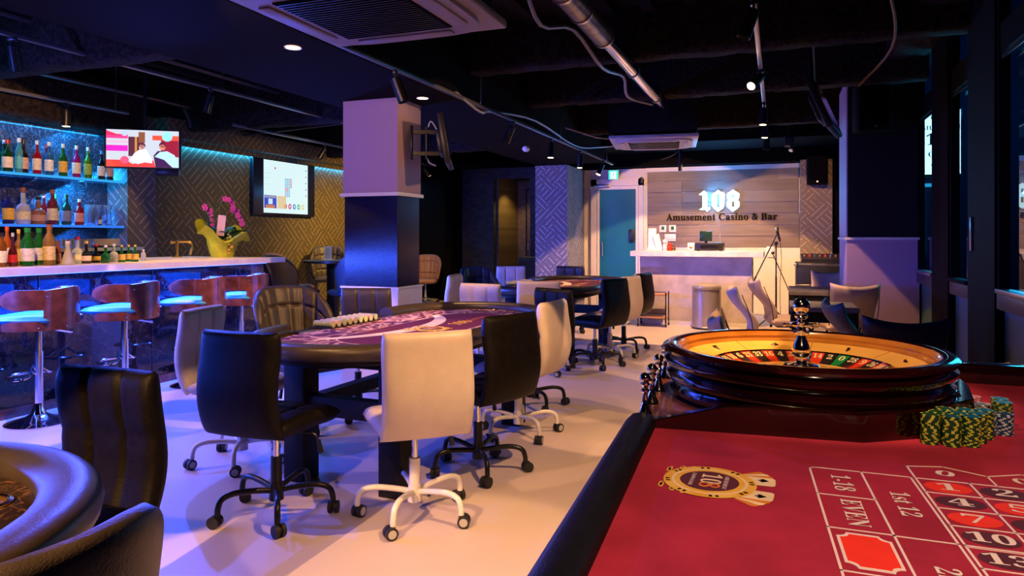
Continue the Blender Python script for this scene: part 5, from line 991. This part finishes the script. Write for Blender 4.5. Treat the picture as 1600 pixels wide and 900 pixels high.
g = root('exit_sign', 'small green emergency exit sign above the glazed door', 'exit sign', (-2.72, 12.33, 2.39)); M().rbox((0, 0, 0), (.19, .05, .19), .006).build('casing', white_plastic, g); M().box(-.085, .085, -.028, -.026, -.085, .085).build('sign_face', emis('exit_green', (.03, .75, .32), 2.2), g, 0)
wm = emis('exit_white', (.8, 1, .9), 2.5); M().box(-.05, .05, -.031, -.029, -.06, .065).build('doorway_print', wm, g, 0); gm = emis('exit_green', (.03, .75, .32), 2.2); M().cyl((.0, -.032, .045), (0, -.034, .045), .012).prism([(-.015, .03), (.015, .03), (.03, .0), (.02, -.005), (.01, .012), (.0, -.01), (.03, -.04), (.02, -.05), (-.012, -.015), (-.035, -.05), (-.045, -.045), (-.015, .0)], 0, .002, lambda x, y, t: (x, -.034+t, y)).build('running_figure', gm, g, 0)
# neon number sign
ns = root('number_sign', 'glowing blackletter 108 sign on the planked reception wall', 'sign', (-.927, 12.35, 1.915)); neon = emis('neon_white_cyan', (.62, .93, 1), 1.9)
def glyph(parts, x0, holes=()):
    s_ = .345; m_ = M()
    for P in parts: m_.prism([(x0+x*s_, (y-.5)*s_) for x, y in P], -.02, .015, lambda x, y, t: (x, t, y))
    m_.build('neon_numeral', neon, ns, 0)
glyph([[(-.28, .80), (-.20, .86), (-.02, 1.0), (.14, .88), (.14, .10), (-.10, .10), (-.10, .78), (-.18, .76)], [(-.26, .06), (-.10, .16), (.14, .16), (.26, .20), (.28, .08), (.12, -.06), (.02, .04), (-.14, .02)]], -.235)
glyph([[(-.32, .78), (-.22, .88), (-.06, .80), (-.06, .14), (-.14, .08), (-.30, .20)], [(.06, .84), (.22, .92), (.32, .82), (.28, .20), (.20, .06), (.06, .14)], [(-.22, .86), (0, 1.02), (.22, .86), (.06, .78), (-.06, .78)], [(-.26, .14), (-.02, -.08), (.24, .12), (.06, .18), (-.06, .18)]], -.01)
glyph([[(-.30, .78), (-.22, .88), (-.06, .80), (-.06, .56), (-.14, .50), (-.28, .58)], [(.06, .82), (.22, .88), (.31, .80), (.28, .58), (.16, .50), (.06, .56)], [(-.22, .86), (0, 1.02), (.22, .86), (.06, .78), (-.06, .78)], [(-.24, .54), (0, .62), (.24, .54), (.24, .46), (0, .42), (-.24, .46)], [(-.31, .40), (-.22, .50), (-.06, .44), (-.06, .16), (-.14, .08), (-.30, .18)], [(.06, .44), (.22, .50), (.31, .40), (.30, .18), (.18, .06), (.06, .16)], [(-.26, .14), (-.02, -.08), (.26, .12), (.06, .18), (-.06, .18)]], .228)
for x in (-.235, -.01, .228): M().cyl((x, .015, -.1), (x, .05, -.1), .006).build('standoff', black_metal, ns)
lamp('POINT', (-.93, 12.22, 1.93), None, 40, (.03, .35, 1), shadow_soft_size=.15); lamp('POINT', (-1.12, 12.32, 1.95), None, 22, (.03, .4, 1), shadow_soft_size=.02); lamp('POINT', (-.72, 12.32, 1.95), None, 22, (.03, .4, 1), shadow_soft_size=.02)
tx = root('wall_lettering', 'dark raised words reading Amusement Casino & Bar below the glowing sign', 'sign', (-.905, 12.362, 1.635)); lt = mat('dark_lettering', (.010, .006, .005), .8, spec=.1)
me = text_mesh('Amusement Casino & Bar', .19, .012); xs = [v.co.x for v in me.vertices]; sc_ = 1.80/(max(xs)-min(xs)); me.transform(Matrix.Diagonal((sc_, sc_*1.0, 1, 1))); me.materials.clear(); me.materials.append(lt); o = bpy.data.objects.new('lettering', me); col.objects.link(o); o.parent = tx; o.rotation_euler = (R(90), 0, 0)
# microphone stand
g = root('microphone_stand', 'black boom microphone stand before the cream wall, tilted boom', 'microphone stand', (-.02, 10.35, 0))
M().cyl((0, 0, .12), (0, 0, .75), .012).cyl((0, 0, .7), (0, 0, 1.20), .009).build('pole', black_metal, g); M().sphere((0, 0, 1.21), .028).rbox((0, 0, 1.21), (.05, .05, .04), .01).build('clamp', black_plastic, g)
M().cyl((-.33, -.03, .60), (.01, 0, 1.33), .008).cyl((-.33, -.03, .60), (-.26, -.02, .75), .012).build('boom', black_metal, g); M().cyl((.05, 0, 1.24), (.012, 0, 1.38), .014, .02).build('microphone', black_plastic, g); M().sphere((.008, 0, 1.405), .028, 16, 10, (1, 1, 1.1)).build('microphone_head', steel, g)
for k in range(3): a = 2*PI*k/3+.6; M().cyl((0, 0, .28), (.30*math.cos(a), .30*math.sin(a), .01), .008).build('leg', black_metal, g)
M().tube([(.05, 0, 1.24), (.07, -.02, 1.0), (.05, 0, .6), (.06, 0, .1)], .004, 6).build('cable', black_plastic, g)
g = root('short_microphone_stand', 'shorter second microphone stand leaning behind the boom', 'microphone stand', (.04, 11.1, 0)); M().cyl((.12, 0, .5), (-.1, 0, 1.03), .007).cyl((.12, 0, .5), (.12, 0, .02), .009).build('pole', black_metal, g); M().sphere((-.105, 0, 1.06), .025).build('microphone_head', black_plastic, g); M().lathe([(.12, 0), (.12, .015), (.02, .02)], 20, (.12, 0, 0)).build('base', black_metal, g)
g = root('wall_socket_plate', 'cream wall plate at the end of the reception counter', 'wall plate', (-.11, 12.37, 1.05)); M().rbox((0, 0, 0), (.12, .02, .18), .004).build('plate', white_plastic, g)
# flight case with mixer
g = root('flight_case', 'black metal-edged equipment case by the right pier', 'equipment case', (.62, 11.2, 0)); M().rbox((0, 0, .58), (.75, .5, .70), .008).build('case_body', black_plastic, g)
for z in (.25, .60, .90): M().rbox((0, -.25, z), (.76, .012, .03), .004, 1).build('metal_edge', steel, g)
for x in (-.375, .375):
    for z in (.26, .90): M().sphere((x*.99, -.245, z), .03, 12, 8).build('ball_corner', steel, g)
for x in (-.3, .3): M().cyl((x, -.15, 0), (x, -.15, .24), .03).build('caster', rubber, g)
g = root('mixing_desk', 'black sloping mixing desk on top of the equipment case', 'mixer', (.62, 11.2, .93)); M().prism([(-.2, 0), (.2, 0), (.2, .12), (-.2, .05)], -.3, .3, lambda x, y, t: (t, x, y)).build('desk_body', black_plastic, g, 0)
for i in range(8): M().cyl((-.25+.07*i, 0, .08), (-.25+.07*i, 0, .11), .012).build('knob', (rose_leather, inkr, steel)[i % 3], g)
# right-hand tables and chairs
gw = mat('grey_table_wood', (.13, .12, .12), .4, noise=.25, nscale=12)
def sq_table(x0, x1, y0, y1, z, t):
    g = root('side_table', t, 'table', ((x0+x1)/2, (y0+y1)/2, 0)); hx, hy = (x1-x0)/2, (y1-y0)/2
    M().rbox((0, 0, z-.02), (2*hx, 2*hy, .04), .004, 1).build('tabletop', gw, g); M().box(-hx+.03, hx-.03, -hy+.03, hy-.03, z-.13, z-.04).build('apron', black_paint, g, 0)
    for sx in (-1, 1):
        for sy in (-1, 1): M().rbox((sx*(hx-.03), sy*(hy-.03), (z-.04)/2), (.045, .045, z-.04), .004, 1).build('leg', black_paint, g)
sq_table(.12, .64, 8.05, 8.95, .72, 'grey wood table farther back beside the dark pillar'); sq_table(.10, .62, 6.30, 6.90, .72, 'grey wood table nearer, directly behind the wheel turret')
def make_tan(lm, label):
    g = root('dining_chair', label, 'chair', (0, 0, 0))
    def F(u, v, t):
        vv = (v+1)/2; y = -.19-.13*vv+.05*math.sin(vv*PI*1.7)-.02; w_ = .215*(.86+.14*vv); return (u*w_, y+t+.035*u*u*vv, .42+vv*(.44+.035*(u*u)-.02))
    M().pad(F, .07, 20, 20, p=10).build('backrest', lm, g, 70); M().pad(lambda u, v, t: (u*.22, .01+v*.235, .44-.02*max(0, v)**2+t), .09, 18, 18, p=8).build('seat', lm, g, 70)
    M().tube([(.19, -.2, .43), (.22, -.225, .6), (.215, -.30, .8)], .004, 5).tube([(-.19, -.2, .43), (-.22, -.225, .6), (-.215, -.30, .8)], .004, 5).build('piping', black_metal, g)
    for sx in (-1, 1):
        for sy in (-1, 1): M().cyl((sx*.15, sy*.15, .40), (sx*.20, sy*.21, 0), .014, .010).build('leg', black_metal, g)
    M().box(-.16, .16, -.16, .16, .385, .40).build('seat_frame', black_metal, g, 0); return g
T = make_tan(tan_leather, 'tan dining chair in profile facing the nearer grey table'); T.location = (-.02, 6.62, 0); T.rotation_euler[2] = R(-82)
TG = 'dining chairs by the windows'; T['group'] = TG
for x, y, rz, t in ((.12, 7.78, -78, 'tan dining chair in profile, second one, before the microphone stand'), (.03, 4.20, -84, 'tan dining chair with only its back tip showing left of the turret'), (.58, 9.4, 175, 'tan dining chair beyond the farther grey table'), (.63, 7.50, 6, 'tan dining chair seen from behind between the two grey tables'), (.60, 3.22, -12, 'tan dining chair just behind the roulette table next to the window wall')): copy_tree(T, (x, y, 0), rz, t, TG)
D = make_tan(purple_leather, 'dark purple dining chair seen from behind in front of the dark pillar'); D.location = (.62, 4.62, 0); D.rotation_euler[2] = R(4); D['group'] = 'purple dining chairs'
copy_tree(D, (.70, 5.3, 0), -80, 'dark purple dining chair in profile beside the one in front of the pillar', 'purple dining chairs')
for o in scn.objects:
    if o.type == 'MESH' and not o.data.materials: o.data.materials.append(black_plastic)
